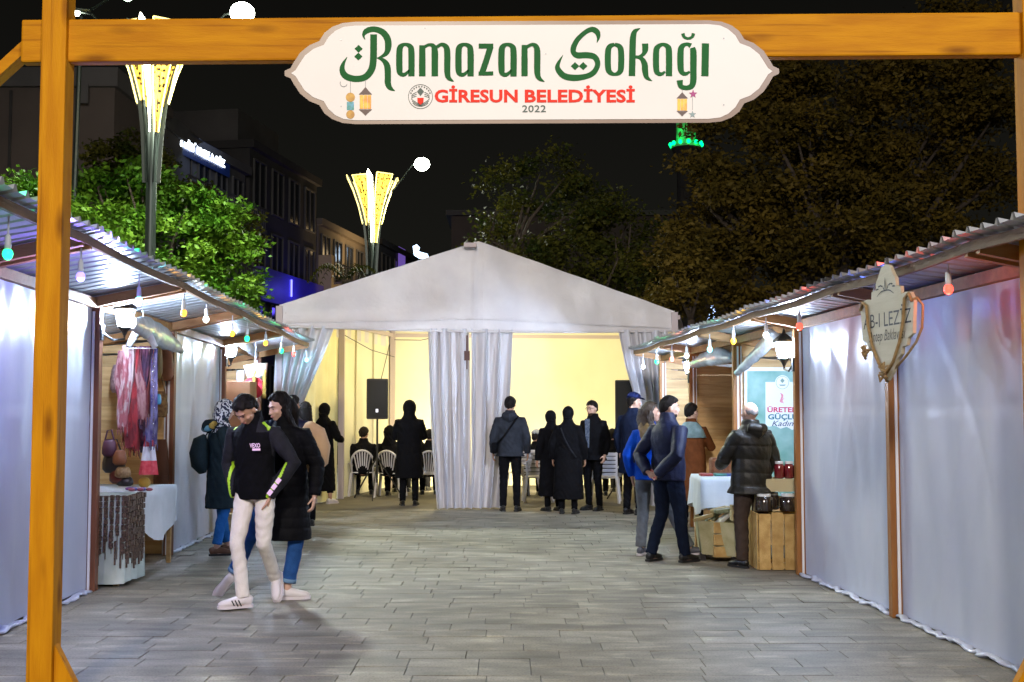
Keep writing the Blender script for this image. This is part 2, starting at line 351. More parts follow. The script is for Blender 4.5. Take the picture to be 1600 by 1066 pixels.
SOK = [[(472,212,3),(486,165,30),(475,117,50),(430,92,48),(370,117,42),(300,182,45),(265,250,50),(264,298,48),(300,324,56),(370,322,56),(440,332,54),(474,370,50),(476,420,46),(440,480,50),(370,513,50),(270,525,58),(180,508,56),(126,450,50),(126,400,34),(170,320,3)],
 dia(277,420,37), dia(350,420,37),
 [(631,226,30),(590,243,45),(572,290,54),(572,430,54),(590,476,46),(631,493,30),(672,476,46),(688,430,54),(688,290,54),(672,243,45),(631,226,30)],
 [(785,508,58),(788,400,58),(791,260,58),(796,160,54),(814,108,40),(860,82,5)], [(903,218,56),(903,275,52),(886,314,34),(850,336,26),(815,338,24)],
 [(818,336,26),(868,350,36),(898,400,54),(903,460,54),(918,520,40),(965,552,4)],
 [(1116,508,56),(1116,290,56),(1100,243,44),(1060,226,30),(1018,247,46),(1002,290,54),(1002,440,54),(1018,483,42),(1050,490,32),(1082,468,18)],
 [(1312,237,44),(1275,223,30),(1235,242,46),(1220,290,56),(1220,430,56),(1235,478,42),(1268,488,32),(1302,468,18)],
 [(1325,255,46),(1334,300,58),(1334,450,58),(1332,560,56),(1310,603,48),(1265,613,40),(1222,598,44),(1212,545,56)],
 [(1240,127,32),(1252,158,26),(1286,172,22),(1323,158,26),(1335,127,32)], [(1442,216,64),(1440,350,64),(1437,508,64)]]
strokes('lettering', SOK, 5.714, 850, 30, M_print_g, .0262)
def ptext(s, u0, v0, u1, v1, m, k, parent, fn=S, bold=0, shear=0, sp=1, name='lettering'):
    v, f = textmesh(s, bold, shear, sp)
    return mk(name, [tuple(fn(u0+(u1-u0)*a, v1+(v0-v1)*b, k)) for a, b in v], f, m, parent)
ptext('GİRESUN', 679, 133.5, 809, 160.5, M_print_r, .0275, sign, bold=.035, sp=1.03)
ptext('BELEDİYESİ', 820, 133.5, 992, 160.5, M_print_r, .0275, sign, bold=.035, sp=1.03)
ptext('2022', 816, 164.5, 853, 175.5, M_print_d, .0275, sign, bold=.012, sp=1.05)
def ring(mb, cu, cv, r0, r1, k, n=40, fn=S, a0=0, a1=2*math.pi):
    vs = []
    for i in range(n+1):
        a = a0+(a1-a0)*i/n
        vs += [tuple(fn(cu+r0*math.cos(a), cv+r0*math.sin(a), k)), tuple(fn(cu+r1*math.cos(a), cv+r1*math.sin(a), k))]
    mb.add(vs, [(2*i,2*i+1,2*i+3,2*i+2) for i in range(n)])
seal = MB(); ring(seal, 657, 151, 18.4, 19.2, .0275)
for a in range(10):      # letters round the seal as tiny ticks
    t = R(200+a*15.5); ring(seal, 657+15.8*math.cos(t), 151+15.8*math.sin(t), .6, 1.3, .0277, 6)
seal.add([tuple(S(657+x,151+y,.0279)) for x, y in ((0,-14),(5.5,-8),(0,-1),(-5.5,-8))], [(0,1,2,3)])
for q in range(3):
    stroke_strip(seal, [(643+q,155+q*3,.8),(650,160+q*2.2,.9),(657,163+q*1.5,.9),(664,160+q*2.2,.9),(671-q,155+q*3,.8)], lambda x,y,k: tuple(S(x,y,k)), .0281+q*.0002)
for sx_ in (-1,1):
    for q in range(3): stroke_strip(seal, [(657+sx_*6,144+q*3,.7),(657+sx_*12,147+q*2.4,.7),(657+sx_*14,150+q*2.2,.7)], lambda x,y,k: tuple(S(x,y,k)), .0287+q*.0002)
seal.build('seal', M_print_d, sign)
shd = MB().add([tuple(S(657+x,151+y,.0295)) for x, y in ((-5,2),(5,2),(4.5,9),(0,13),(-4.5,9))], [(0,1,2,3,4)]); shd.build('seal_shield', M_print_r, sign)
Mgold = mat('lantern_gold_print', (.42,.20,.02), .5, (.65,.36,.04), 30); Mfl = mat('lantern_orange_print', (.85,.25,.02), .5, (.9,.55,.05), 25)
Mbr = mat('lantern_brown_print', (.09,.045,.03), .5); Mteal = mat('lantern_teal_print', (.05,.25,.16), .5, (.15,.4,.6), 40)
def poly(mb, P, k, fn=S): mb.add([tuple(fn(x,y,k)) for x, y in P], [tuple(range(len(P)))])
def printed_lantern(cx_, v0, v1, w_):
    a = MB(); h = v1-v0
    poly(a, [(cx_,v0),(cx_+w_*.25,v0+h*.14),(cx_+w_*.5,v0+h*.26),(cx_-w_*.5,v0+h*.26),(cx_-w_*.25,v0+h*.14)], .0275)
    poly(a, [(cx_-w_*.5,v0+h*.78),(cx_+w_*.5,v0+h*.78),(cx_+w_*.2,v0+h*.9),(cx_,v1),(cx_-w_*.2,v0+h*.9)], .0275)
    a.build('lantern_print', Mbr, sign); c = MB()
    for q in range(3):
        x0 = cx_-w_*.42+q*w_*.29; poly(c, [(x0,v0+h*.28),(x0+w_*.26,v0+h*.28),(x0+w_*.26,v0+h*.76),(x0,v0+h*.76)], .0277)
    c.build('lantern_print', Mfl, sign)
printed_lantern(571, 136, 181, 21); printed_lantern(1066, 144, 182, 18)
a = MB(); ring(a, 547.5, 152, 0, 7.2, .0275, 16); ring(a, 547.5, 179, 0, 6.6, .0275, 16); a.build('lantern_print', Mgold, sign)
a = MB(); poly(a, [(542,159.5),(553,159.5),(553,172),(542,172)], .0277); a.build('lantern_print', Mteal, sign)
a = MB()
for u, v0, v1 in ((547.5,127,145),(571,126,138),(1082,150,172),(1066,137,145)): poly(a, [(u-.35,v0),(u+.35,v0),(u+.35,v1),(u-.35,v1)], .0274)
ring(a, 537, 130, 5, 6, .0274, 16, a0=.3, a1=3.6); a.build('hanging_line_print', mat('grey_print', (.25,.25,.25), .5), sign)
def star(cu, cv, r, m):
    mb = MB(); poly(mb, [(cu+(r if i%2 == 0 else r*.42)*math.sin(math.pi*i/5), cv-(r if i%2 == 0 else r*.42)*math.cos(math.pi*i/5)) for i in range(10)], .0278); mb.build('star_print', m, sign)
star(1083,147,7, mat('magenta_print', (.35,.02,.16), .5)); star(1082,179,6, mat('greygreen_print', (.22,.30,.29), .5))
a = MB()
for (u, v) in ((533,62),(1131,60),(533,166),(1131,164),(853,84),(664,44)): ring(a, u, v, 0, 1.0, .0285, 8)
a.build('screw', mat('screw_grey', (.2,.2,.2), .4, metal=.7), sign)
# ------------------------------------------------------------------ market stalls
class Row:
    def __init__(s, sg): s.sg = sg
    def px(s, d): return (2.93-.071*(d-8.89)) if s.sg > 0 else (-3.67-.025*(d-10.16))
    def ov(s): return .45 if s.sg > 0 else .78
    def ex(s, d): return s.px(d)-s.sg*s.ov()
    def ez(s, d): return 2.56-.006*(d-9) if s.sg > 0 else 2.79-.016*(d-6.3)
    def z(s, o, d):       # roof underside height at outward offset o from the post line
        return s.ez(d)-.20*(o+s.ov())
RR, RL = Row(1), Row(-1)
def plastic(row, d0, d1, parent, o=.03, seed=0, top=None):
    r = np.random.default_rng(seed); ph = r.uniform(0, 6.28, 8); fr = r.uniform(3, 14, 8)
    def fn(a, b):
        d = d0+(d1-d0)*a; zt = row.z(o, d)-.02; z = .02+(zt-.02)*b
        env = math.sin(math.pi*min(1, max(0, a)))**.4
        k = sum(math.sin(fr[i]*a*(1+.15*math.sin(b*2+ph[i]))+ph[i])*(.5+.5*math.sin(b*fr[(i+3)%8]*.25+ph[i])) for i in range(8))
        drape = .016*(1-b)**.5*math.sin(16*a+14*b*(a-.4)+ph[0])*math.sin(5*b+3*a+ph[4])+.010*b**2*math.sin(48*a+9*math.sin(6*a)+ph[5])+.008*math.sin(37*a-12*b*a+ph[1])
        crs = .004*math.exp(-((z-1.52-.02*math.sin(a*5))/.012)**2)-.004*math.exp(-((z-1.60)/.03)**2)
        off = env*(.0035*k+.55*drape+.010*math.sin(3.1*a*(1+.4*b)+2.2*b+ph[2])*math.sin(2.3*b+ph[6])+.007*math.exp(-((a-.25-.5*b+.1*math.sin(4*b+ph[1]))/.03)**2)-.006*math.exp(-((a-.75+.35*b)/.025)**2))-crs + .03*env*math.sin(math.pi*b)
        return (row.px(d)+row.sg*(o+off), d, z)
    g = MB().grid(fn, 90, 60); ob = g.build('plastic_sheet', M_plastic, parent, smooth=True)
    # rolled hem lying on the ground
    pts = [(row.px(d)+row.sg*(o-.04+.010*math.sin(d*9)+.012*math.sin(d*31)), d, .018+.007*math.sin(d*13)+.006*math.sin(d*41)) for d in np.linspace(d0+.02, d1-.02, 50)]
    MB().loft(pts, [(.032+.016*math.sin(i*1.7)*math.sin(i*.6), .014+.006*math.sin(i*2.3)) for i in range(50)], 8, x=(1,0,0)).build('rolled_hem', M_plastic, ob, smooth=True)
    return ob
DEP = 1.9
def planks(row, d, parent, o0=.06, o1=DEP, name='side_wall', label=None):
    # wall across the stall at distance d made of horizontal boards
    fr = MB().box(*sorted((row.px(d)+row.sg*o0, row.px(d)+row.sg*o1)), d+.012, d+.03, .02, row.z(o1, d)-.03).build(name, M_plank, parent)
    if label: fr['label'] = label
    z = .02; k = 0; h = .145
    while z < row.z(o0, d)-.05:
        z1 = z+h; x0 = o0; x1 = o1
        zt0, zt1 = min(z1, row.z(x0, d)-.02), min(z1, row.z(x1, d)-.02)
        if zt1 > z+.02 or zt0 > z+.02:
            if zt1 <= z+.01:     # board cut short by the sloping roof
                x1 = (row.ez(d)-z-.02)/.2-row.ov(); zt1 = z+.004
                if x1 <= x0+.1: break
            P = [(row.px(d)+row.sg*x0, z), (row.px(d)+row.sg*x1, z), (row.px(d)+row.sg*x1, zt1-.004), (row.px(d)+row.sg*x0, zt0-.004)]
            mb = MB().prism(P, lambda a,b,t: (a, d+t, b), -.010+rng.uniform(-.002,.002), .012)
            mb.build('plank', M_plank, fr)
        z = z1; k += 1
    return fr
def stall(row, d0, d1, label, opened, sheet_seed=0, last=False, pm=None, near_post=False):
    sg = row.sg; x = row.px(d0)
    t = thing('market_stall', label, 'market stall', (x, d0, 0), 'wooden market stalls lining the street')
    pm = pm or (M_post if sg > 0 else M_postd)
    def post(d):
        w_ = .085
        mb = MB().box(row.px(d)-w_/2, row.px(d)+w_/2, d-w_/2, d+w_/2, 0, row.z(0, d)-.09); bevel(mb.build('post', pm, t), .005)
    post(d0) if near_post else None
    post(d1)
    for d in (d1,):
        MB().box(*sorted((row.px(d)+sg*.045, row.px(d)+sg*.056)), d-.05, d+.045, .01, row.z(0.05,d)-.12).build('white_batten', M_edge, t)
        MB().box(*sorted((row.px(d)-sg*.0, row.px(d)+sg*.02)), d-.058, d-.046, .01, row.z(0.05,d)-.12).build('white_batten', M_edge, t)
    # wall-top rail
    MB().bar((row.px(d0), d0+.03, row.z(0,d0)-.06), (row.px(d1), d1-.03, row.z(0,d1)-.06), .06, .08).build('wall_rail', M_raft, t)
    # rafters
    for d in (d0+.075, d1-.075):
        a = (row.px(d)-sg*(row.ov()-.03), d, row.z(-row.ov()+.03, d)-.055); b_ = (row.px(d)+sg*DEP, d, row.z(DEP, d)-.055)
        MB().bar(a, b_, .05, .085).build('rafter', M_raft, t)
    # edge purlin
    dn = np.linspace(d0, d1, 7); sag = [.02*math.sin(math.pi*(d-d0)/(d1-d0)) for d in dn]
    mb = MB()
    for i in range(6):
        mb.bar((row.ex(dn[i])+sg*.03, dn[i], row.ez(dn[i])-.05-sag[i]), (row.ex(dn[i+1])+sg*.03, dn[i+1], row.ez(dn[i+1])-.05-sag[i+1]), .03, .06)
    mb.build('edge_purlin', M_purl, t)
    # corrugated sheet: ribs run from the street side to the back
    prof = [(0,0),(.055,0),(.075,.034),(.095,.034),(.115,0),(.17,0)]; mbr = MB(); pts = []
    d = d0-.03; 
    while d < d1+.02:
        for (a, h) in prof[:-1]: pts.append((d+a, h))
        d += .17
    o0 = -row.ov()-.05-.012*(sheet_seed%2); o1 = DEP+.1; hz = .002*(sheet_seed%3)
    cs = [o0, o0+.25, 0, .6, 1.2, o1]
    vs = []
    for (d, h) in pts:
        sgz = -.02*math.sin(math.pi*min(1,max(0,(d-d0)/(d1-d0))))
        for o_ in cs: vs.append((row.px(d)+sg*o_, d, row.z(o_, d)+h+hz+(sgz if o_ < 0 else 0)+.003*math.sin(d*7+o_*3)))
    n_ = len(cs); fs = [(i*n_+j, i*n_+j+1, (i+1)*n_+j+1, (i+1)*n_+j) for i in range(len(pts)-1) for j in range(n_-1)]
    mbr.add(vs, fs); mbr.build('roof_sheet', M_tin, t)
    # back wall and floor-level details
    MB().add([(row.px(d0)+sg*DEP, d0, .01),(row.px(d1)+sg*DEP, d1, .01),(row.px(d1)+sg*DEP, d1, row.z(DEP,d1)-.02),(row.px(d0)+sg*DEP, d0, row.z(DEP,d0)-.02)], [(0,1,2,3)]).build('back_wall', M_plank, t)
    planks(row, d1, t)
    if not opened: plastic(row, d0+.05, d1-.05, t, seed=sheet_seed+10)
    return t
RD = [4.4, 6.63, 8.89, 11.15, 13.41, 15.67, 17.7]
LD = [5.2, 7.68, 10.16, 12.62, 15.1, 17.5]
stall(RR, RD[0], RD[1], 'closed plastic fronted stall at the near right edge, behind the right gateway post', False, 1)
stall(RR, RD[1], RD[2], 'closed stall with milky plastic front and red lamp glints, behind the hanging shield sign', False, 2)
stall(RR, RD[2], RD[3], 'closed stall with plastic front just past the hanging shield sign, nearer than the jar stall', False, 3)
stall(RR, RD[3], RD[4], 'open stall on the right with green banner, jars and wooden crates', True, 4)
stall(RR, RD[4], RD[5], 'open stall on the right behind the table with white cloth, plank wall showing', True, 5)
stall(RR, RD[5], RD[6], 'farthest stall of the right row next to the tent curtain', True, 6)
stall(RL, LD[0], LD[1], 'closed stall at the near left edge outside the left gateway post', False, 1)
stall(RL, LD[1], LD[2], 'closed stall with bluish lit plastic front just behind the left gateway post', False, 5)
stall(RL, LD[2], LD[3], 'open stall on the left hung with scarves above a draped table', True, 3)
stall(RL, LD[3], LD[4], 'closed plastic fronted stall behind the woman in the patterned headscarf', False, 8)
stall(RL, LD[4], LD[5], 'farthest stall of the left row with white lampshade and red cushion', True, 7)
# ------------------------------------------------------------------ wall lanterns
M_lglow = emis('lantern_glow', (.58,.73,1.0), 1800)
def lantern(u, v, d, row, label, hit):
    c = W(u, v, d); px_ = row.px(hit)
    t = thing('wall_lantern', label, 'lantern', c, 'black wall lanterns glowing white on the stall posts')
    MB().ell(c, (.065,.065,.085), n=16, m=10).build('lamp_glass', M_lglow, t, smooth=True)
    mb = MB(); mb.loft([c+Vector((0,0,.075)), c+Vector((0,0,.10)), c+Vector((0,0,.155)), c+Vector((0,0,.165)), c+Vector((0,0,.215))], [.115,.105,.035,.02,.006], 8)
    mb.build('cap', M_blackm, t)
    mb = MB(); mb.loft([c+Vector((0,0,-.16)), c+Vector((0,0,-.12)), c+Vector((0,0,-.085))], [.012,.03,.065], 8); mb.build('cup', M_blackm, t)
    wall = Vector((px_-row.sg*.045, hit+.0, c.z-.15))
    e = c+Vector((0,0,-.15)); pts = [e, e+Vector((0,0,-.04)), (e+wall)/2+Vector((0,0,-.06)), wall+Vector((0,0,.0))]
    MB().loft(pts, [.011]*4, 6).build('bracket', M_blackm, t)
    MB().box(wall.x-.012, wall.x+.012, wall.y-.035, wall.y+.035, wall.z-.07, wall.z+.07).build('wall_plate', M_blackm, t)
    mb = MB()
    for i in range(6):
        a = math.pi*i/3; mb.bar(c+Vector((.058*math.cos(a),.058*math.sin(a),-.085)), c+Vector((.10*math.cos(a),.10*math.sin(a),.08)), .007, .007)
    mb.build('cage_bar', M_blackm, t)
    return t
lantern(195, 497, 10.42, RL, 'glowing wall lantern on the post left of the hanging scarves', 10.16)
lantern(361, 548, 15.3, RL, 'glowing wall lantern above the woman in the patterned headscarf, by the white lampshade', 15.1)
lantern(1225, 547, 11.35, RR, 'glowing wall lantern above the green banner, beside the closed plastic front', 11.15)
lantern(1078, 574, 15.85, RR, 'glowing wall lantern over the woman in the brown coat near the tent', 15.67)
# ------------------------------------------------------------------ coloured bulbs
BC = {'green':(.02,1,.35),'violet':(.30,.22,1),'white':(.75,.95,1),'orange':(1,.42,.04),'red':(1,.08,.05),'yellow':(1,.5,.03),'blue':(.12,.22,1),'cyan':(.25,.95,1),'pink':(1,.35,.25)}
M_sock = mat('white_socket', (.7,.72,.74), .4); M_cord = mat('white_cord', (.6,.62,.65), .5)
def bulb(u, v, row, colr, label, off=.06, pw=2.2):
    # solve for the distance at which the bulb line under the roof edge meets the pixel column
    d = 10.0
    for _ in range(30): d = (row.ex(d)+row.sg*off)/((u-800)/F)
    c = W(u, v, d); top = row.ez(d)-.10
    t = thing('hanging_bulb', label, 'light bulb', c, 'coloured bulbs hanging under the stall roof edges')
    MB().loft([c+Vector((0,0,.10)), Vector((c.x, c.y, max(top, c.z+.16)))], [.006]*2, 6).build('cord', M_cord, t)
    MB().loft([c+Vector((0,0,.025)), c+Vector((0,0,.05)), c+Vector((0,0,.10)), c+Vector((0,0,.115))], [.018,.019,.016,.007], 10).build('socket', M_sock, t, smooth=True)
    MB().ell(c, (.030,.030,.034), n=12, m=8).build('bulb', emis('bulb_'+colr, BC[colr], 5 if colr in ('white','cyan') else 2.6), t, smooth=True)
    lamp('bulb_light', 'POINT', c+Vector((-row.sg*.0,0,-.045)), pw, BC[colr], .03)
    return t
for u, v, cn, lb in ((12,397,'green','green bulb hanging at the far left edge of the photo'),(126,432,'violet','violet bulb hanging just right of the left gateway post'),
    (217,470,'cyan','pale green bulb hanging directly above the scarves'),(287,489,'orange','amber bulb hanging past the scarves by a brown post'),
    (322,499,'white','white bulb between the amber bulb and the second lantern on the left'),(363,521,'orange','amber bulb hanging over the second left lantern'),
    (386,529,'green','pale green bulb just right of the second left lantern'),(415,536,'orange','amber bulb hanging on a long cord near the left row end'),
    (440,548,'green','green bulb third from the end of the left row'),(459,553,'red','red bulb second from the end of the left row'),(479,562,'cyan','green white bulb at the very end of the left row, by the tent curtain')):
    bulb(u, v, RL, cn, lb, pw=60 if cn == 'violet' else 2.6)
for u, v, cn, lb in ((1482,452,'red','red bulb hanging right of the shield sign'),(1368,474,'blue','blue bulb hanging behind the shield sign'),(1249,510,'red','red bulb beside the brown post above the right lantern'),
    (1197,524,'white','white bulb left of the bright right lantern'),(1146,533,'yellow','amber bulb hanging above the plank wall on the right'),
    (1109,546,'cyan','pale cyan bulb over the crumpled rolled plastic'),(1073,556,'white','small white bulb above the far right lantern'),
    (1050,561,'pink','pink orange bulb near the end of the right row'),(1026,565,'green','green bulb second from the end of the right row'),(1005,573,'white','white bulb at the very end of the right row, by the tent curtain')):
    bulb(u, v, RR, cn, lb, pw=3 if cn in ('blue','red') else 2.6)
# small glowing bars added on the roof edges, imitating coloured light from the bulbs
def glint(u, row, colr, label):
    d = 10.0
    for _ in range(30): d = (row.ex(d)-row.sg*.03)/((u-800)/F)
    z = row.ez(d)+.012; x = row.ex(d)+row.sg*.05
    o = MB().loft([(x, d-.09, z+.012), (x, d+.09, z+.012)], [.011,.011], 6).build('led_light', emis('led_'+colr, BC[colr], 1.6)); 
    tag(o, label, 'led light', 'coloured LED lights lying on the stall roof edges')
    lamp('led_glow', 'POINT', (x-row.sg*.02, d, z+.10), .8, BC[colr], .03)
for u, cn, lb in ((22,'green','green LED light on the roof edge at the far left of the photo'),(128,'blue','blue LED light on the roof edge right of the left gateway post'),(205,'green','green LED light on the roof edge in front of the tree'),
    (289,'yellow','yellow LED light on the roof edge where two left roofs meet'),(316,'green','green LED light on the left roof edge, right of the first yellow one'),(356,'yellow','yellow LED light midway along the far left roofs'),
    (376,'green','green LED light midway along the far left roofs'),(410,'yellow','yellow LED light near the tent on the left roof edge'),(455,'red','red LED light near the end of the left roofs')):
    glint(u, RL, cn, lb)
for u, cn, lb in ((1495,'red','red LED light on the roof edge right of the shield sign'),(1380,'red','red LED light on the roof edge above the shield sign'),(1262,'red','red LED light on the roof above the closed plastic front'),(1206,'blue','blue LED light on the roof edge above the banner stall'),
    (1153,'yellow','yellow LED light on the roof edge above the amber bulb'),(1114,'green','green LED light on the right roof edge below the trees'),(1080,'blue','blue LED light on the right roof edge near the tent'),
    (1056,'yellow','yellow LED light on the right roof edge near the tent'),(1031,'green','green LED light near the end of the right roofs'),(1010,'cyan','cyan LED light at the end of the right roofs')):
    glint(u, RR, cn, lb)
# ------------------------------------------------------------------ shield sign of the sweet stall
a0 = Vector((2.44, 8.0, 0)); a1 = Vector((2.55, 7.25, 0)); zc = 2.15
def SH(a, b, k=0):     # a along -> 0..1 (left to right in view), b height in metres
    p = a0+(a1-a0)*a; nrm = Vector((-(a0-a1).y, (a0-a1).x, 0)).normalized()
    if nrm.x > 0: nrm = -nrm
    return (p.x+nrm.x*k, p.y+nrm.y*k, zc+b*.88)
sh_ = thing('shield_sign', 'cream wooden shield sign edged with jute rope hanging from the right roof edge', 'sign', SH(.5, 0))
half = [(.5,.45),(.58,.43),(.64,.36),(.68,.33),(.69,.27),(.77,.26),(.78,.20),(.86,.21),(.94,.20),(1.0,.13),(.98,0),(.97,-.10),(.88,-.13),(.86,-.18),(.78,-.19),(.76,-.24),(.68,-.28),(.6,-.37),(.5,-.43)]
shp = half+[(1-a, b) for a, b in reversed(half[1:-1])]
MB().prism(shp, lambda a,b,t: SH(a,b,t), -.012, .012).build('board', mat('cream_board', (.50,.46,.33), .6, (.56,.52,.39), 3, (1,1,6), .2, 20), sh_)
Mk = mat('black_lettering', (.01,.01,.01), .5)
ptext('AB-I LEZİZ', .06, .125, .95, -.02, Mk, .0135, sh_, fn=lambda a,b,k: SH(a, .095-b if False else b, k), bold=0)
ob = sh_.children[-1]
ptext('Antep Baklavası', .16, -.045, .84, -.155, mat('grey_lettering', (.10,.09,.07), .6), .0135, sh_, fn=lambda a,b,k: SH(a,b,k), shear=.3)
orn = MB(); lay = 0
for s_ in (-1, 1):
    for q in range(4):
        stroke_strip(orn, [(.5+s_*(.02+q*.035), .255+(.03*q if q < 2 else .06-.022*(q-1)), .005), (.5+s_*(.04+q*.04), .27+(.02*q if q<2 else .04-.02*(q-1)), .013), (.5+s_*(.05+q*.045), .29+(.01*q if q<2 else .02-.022*(q-1)), .003)], lambda x,y,k: SH(x,y,k), .0135+lay*.0002, 4, .001); lay += 1
stroke_strip(orn, [(.34,.215,.004),(.42,.245,.009),(.5,.25,.009)], lambda x,y,k: SH(x,y,k), .0155, 4, .001); stroke_strip(orn, [(.66,.215,.004),(.58,.245,.009),(.5,.25,.009)], lambda x,y,k: SH(x,y,k), .0158, 4, .001)
stroke_strip(orn, [(.5,.25,.008),(.5,.30,.02),(.5,.35,.003)], lambda x,y,k: SH(x,y,k), .016, 4, .001)
orn.build('leaf_ornament', Mk, sh_)
for s_ in (0, 1):
    f_ = (lambda a: a) if s_ == 0 else (lambda a: 1-a)
    pts = [Vector(SH(f_(a), b, .022)) for a, b in ((.985,.13),(.93,.19),(.86,.16),(.83,0),(.76,-.15),(.64,-.29),(.52,-.37))]
    MB().loft(pts, [.010]*7, 8).build('rope', M_rope, sh_, smooth=True)
    pts = [Vector(SH(f_(a), b, k)) for a, b, k in ((.985,.14,.02),(1.0,.155,-.01),(1.02,.1,-.04),(1.0,-.06,-.04),(.92,-.16,-.03),(.76,-.26,-.02),(.6,-.35,.0))]
    MB().loft(pts, [.008]*7, 8).build('rope', M_rope, sh_, smooth=True)
def bow(a, b, n, sc):
    mb = MB(); c = Vector(SH(a, b, .03))
    for i in range(n):
        an = 2*math.pi*i/n+.3; e = c+Vector((.02*math.cos(i*2.2), sc*.06*math.cos(an), sc*.06*math.sin(an)))
        mb.loft([c, (c+e)/2+Vector((-.02,.012,.012)), e, (c+e)/2+Vector((-.01,-.012,-.01)), c+Vector((.004,0,0))], [.009]*5, 6)
    mb.build('rope_bow', M_rope, sh_, smooth=True)
bow(.5, -.37, 9, 1.1); bow(.14, -.20, 7, .8)
MB().bar(SH(.5,.44), Vector(SH(.5,.44))+Vector((0,0,.05)), .02, .02).build('hook', M_blackm, sh_)
# ------------------------------------------------------------------ goods on the left stall
def cloth_drape(name, x0, x1, y0, y1, zt, drop, m, label, cat, amp=.02, n=60, jag=.03, seed=1):
    r = np.random.default_rng(seed); P = []
    per = [(x0,y0),(x1,y0),(x1,y1),(x0,y1)]; pts = []
    for i in range(4):
        a = per[i]; b_ = per[(i+1)%4]
        for k in range(n//4): pts.append((a[0]+(b_[0]-a[0])*k*4/n, a[1]+(b_[1]-a[1])*k*4/n))
    cx_, cy_ = (x0+x1)/2, (y0+y1)/2; N = len(pts); ph = r.uniform(0,6,3)
    vs = [(cx_, cy_, zt)]+[(x, y, zt) for x, y in pts]; fs = [(0, 1+i, 1+(i+1)%N) for i in range(N)]
    lev = 7
    for l in range(1, lev+1):
        for i, (x, y) in enumerate(pts):
            t = l/lev; wv = amp*t*(math.sin(i*1.15+ph[0])+.6*math.sin(i*.53+ph[1])); k = .012+wv
            nx, ny = x-cx_, y-cy_; 
            ex_ = 1 if abs(abs(nx)-(x1-x0)/2) < 1e-6 else 0; ey_ = 1 if abs(abs(ny)-(y1-y0)/2) < 1e-6 else 0
            vs.append((x+math.copysign(k, nx)*ex_, y+math.copysign(k, ny)*ey_, zt-t*(drop+jag*math.sin(i*.41+ph[2]))))
        q = 1+(l-1)*N; fs += [(q+i, q+N+i, q+N+(i+1)%N, q+(i+1)%N) for i in range(N)]
    o = mk(name, vs, fs, m, None, True); return tag(o, label, cat)
def table(x0, x1, y0, y1, z, label, group=None):
    t = thing('table', label, 'table', ((x0+x1)/2, (y0+y1)/2, 0), group)
    MB().box(x0,x1,y0,y1,z-.03,z-.004).build('tabletop', M_plank, t)
    for x in (x0+.03, x1-.03):
        for y in (y0+.03, y1-.03): MB().box(x-.02,x+.02,y-.02,y+.02,0,z-.03).build('leg', M_plank, t)
xt = -3.62
table(-4.35, -3.52, 10.42, 12.05, .80, 'display table under the pale cloth in the scarf stall on the left')
cloth_drape('tablecloth', -4.36, -3.50, 10.85, 12.08, .803, .44, M_cloth, 'pale blue white cloth draped over the display table of the scarf stall', 'tablecloth', seed=3, jag=.07)
cloth_drape('tablecloth', -4.36, -3.46, 10.36, 10.845, .806, .77, mat('mint_cloth', (.42,.50,.46), .8, (.55,.62,.58), 4, bump=.3), 'pale mint cloth reaching the ground at the near end of the scarf stall table', 'tablecloth', seed=5, amp=.012, jag=.01)
net = thing('beaded_shawl', 'dark brown beaded shawl with tassels hung over the near table end on the left', 'shawl', (-3.46, 10.5, .8))
M_sh = mat('brown_beads', (.035,.02,.012), .5, (.16,.10,.07), 60, bump=.8, bscale=90); r_ = np.random.default_rng(4)
mb = MB()
for i in range(16):
    yy = 10.36+i*.030
    mb = MB()
    for sd in (0, 1):
        n_ = 7+r_.integers(0,5)
        for k in range(n_):
            z = .80-k*.052-r_.uniform(0,.012); 
            x, y = (-3.435+r_.uniform(-.008,.008), yy+r_.uniform(-.01,.01)) if sd else (-3.46-i*.052, 10.335+r_.uniform(-.008,.008))
            mb.box(x-.014, x+.014, y-.014, y+.014, z-.024, z+.02)
    mb.bar((-3.438,yy,.80),(-3.438,yy,.80-n_*.05),.006,.006); mb.bar((-3.46-i*.052,10.333,.80),(-3.46-i*.052,10.333,.80-n_*.05),.006,.006); mb.bar((-3.438,yy,.803),(-3.46-i*.052,10.333,.803),.006,.006); mb.build('bead_strand', M_sh, net)
mb = MB()
for i in range(14):
    z0 = .50-r_.uniform(0,.1); l_ = r_.uniform(.12,.3); yy = 10.37+i*.034
    mb = MB(); mb.bar((-3.437,yy,z0),(-3.437,yy+.004,z0-l_),.014,.014); x = -3.48-i*.05; mb.bar((x,10.335,z0),(x,10.335,z0-l_),.014,.014); mb.bar((-3.437,yy,z0),(x,10.335,z0),.006,.006); mb.build('tassel', M_sh, net)
def scarf(x, y, zt, zb, wd, m, label, seed, yaw=0.2):
    r = np.random.default_rng(seed); ph = r.uniform(0,6.28,4)
    def fn(a, b):
        s_ = (a-.5)*wd*(1-.35*b+.12*math.sin(5*b+ph[1])); dd = .02*math.sin(a*19+ph[0]+b*2)+.015*math.sin(a*31+b*5+ph[2])
        return (x+s_*math.cos(yaw)+dd*.5+.02*math.sin(b*4+ph[3]), y+s_*math.sin(yaw)+dd, zt-(zt-zb)*b-.03*math.sin(a*9+ph[2])*b)
    mb = MB().grid(fn, 16, 18)
    for i in range(9):
        p = Vector(fn(i/8, 1)); mb.bar(p, p+Vector((0,0,-.06)), .006, .006)
    tag(mb.build('scarf', m, None, True), label, 'scarf', 'scarves hanging in the left stall')
def stex(n_, c1, c2, sc):
    c1 = tuple(q*.6 for q in c1); c2 = tuple(q*.62 for q in c2); return mat(n_, c1, .8, c2, sc, (1,1,.4), rmp=(.45,.55), bump=.4, bscale=30)
gx = lambda u, d: (u-800)/1800*d
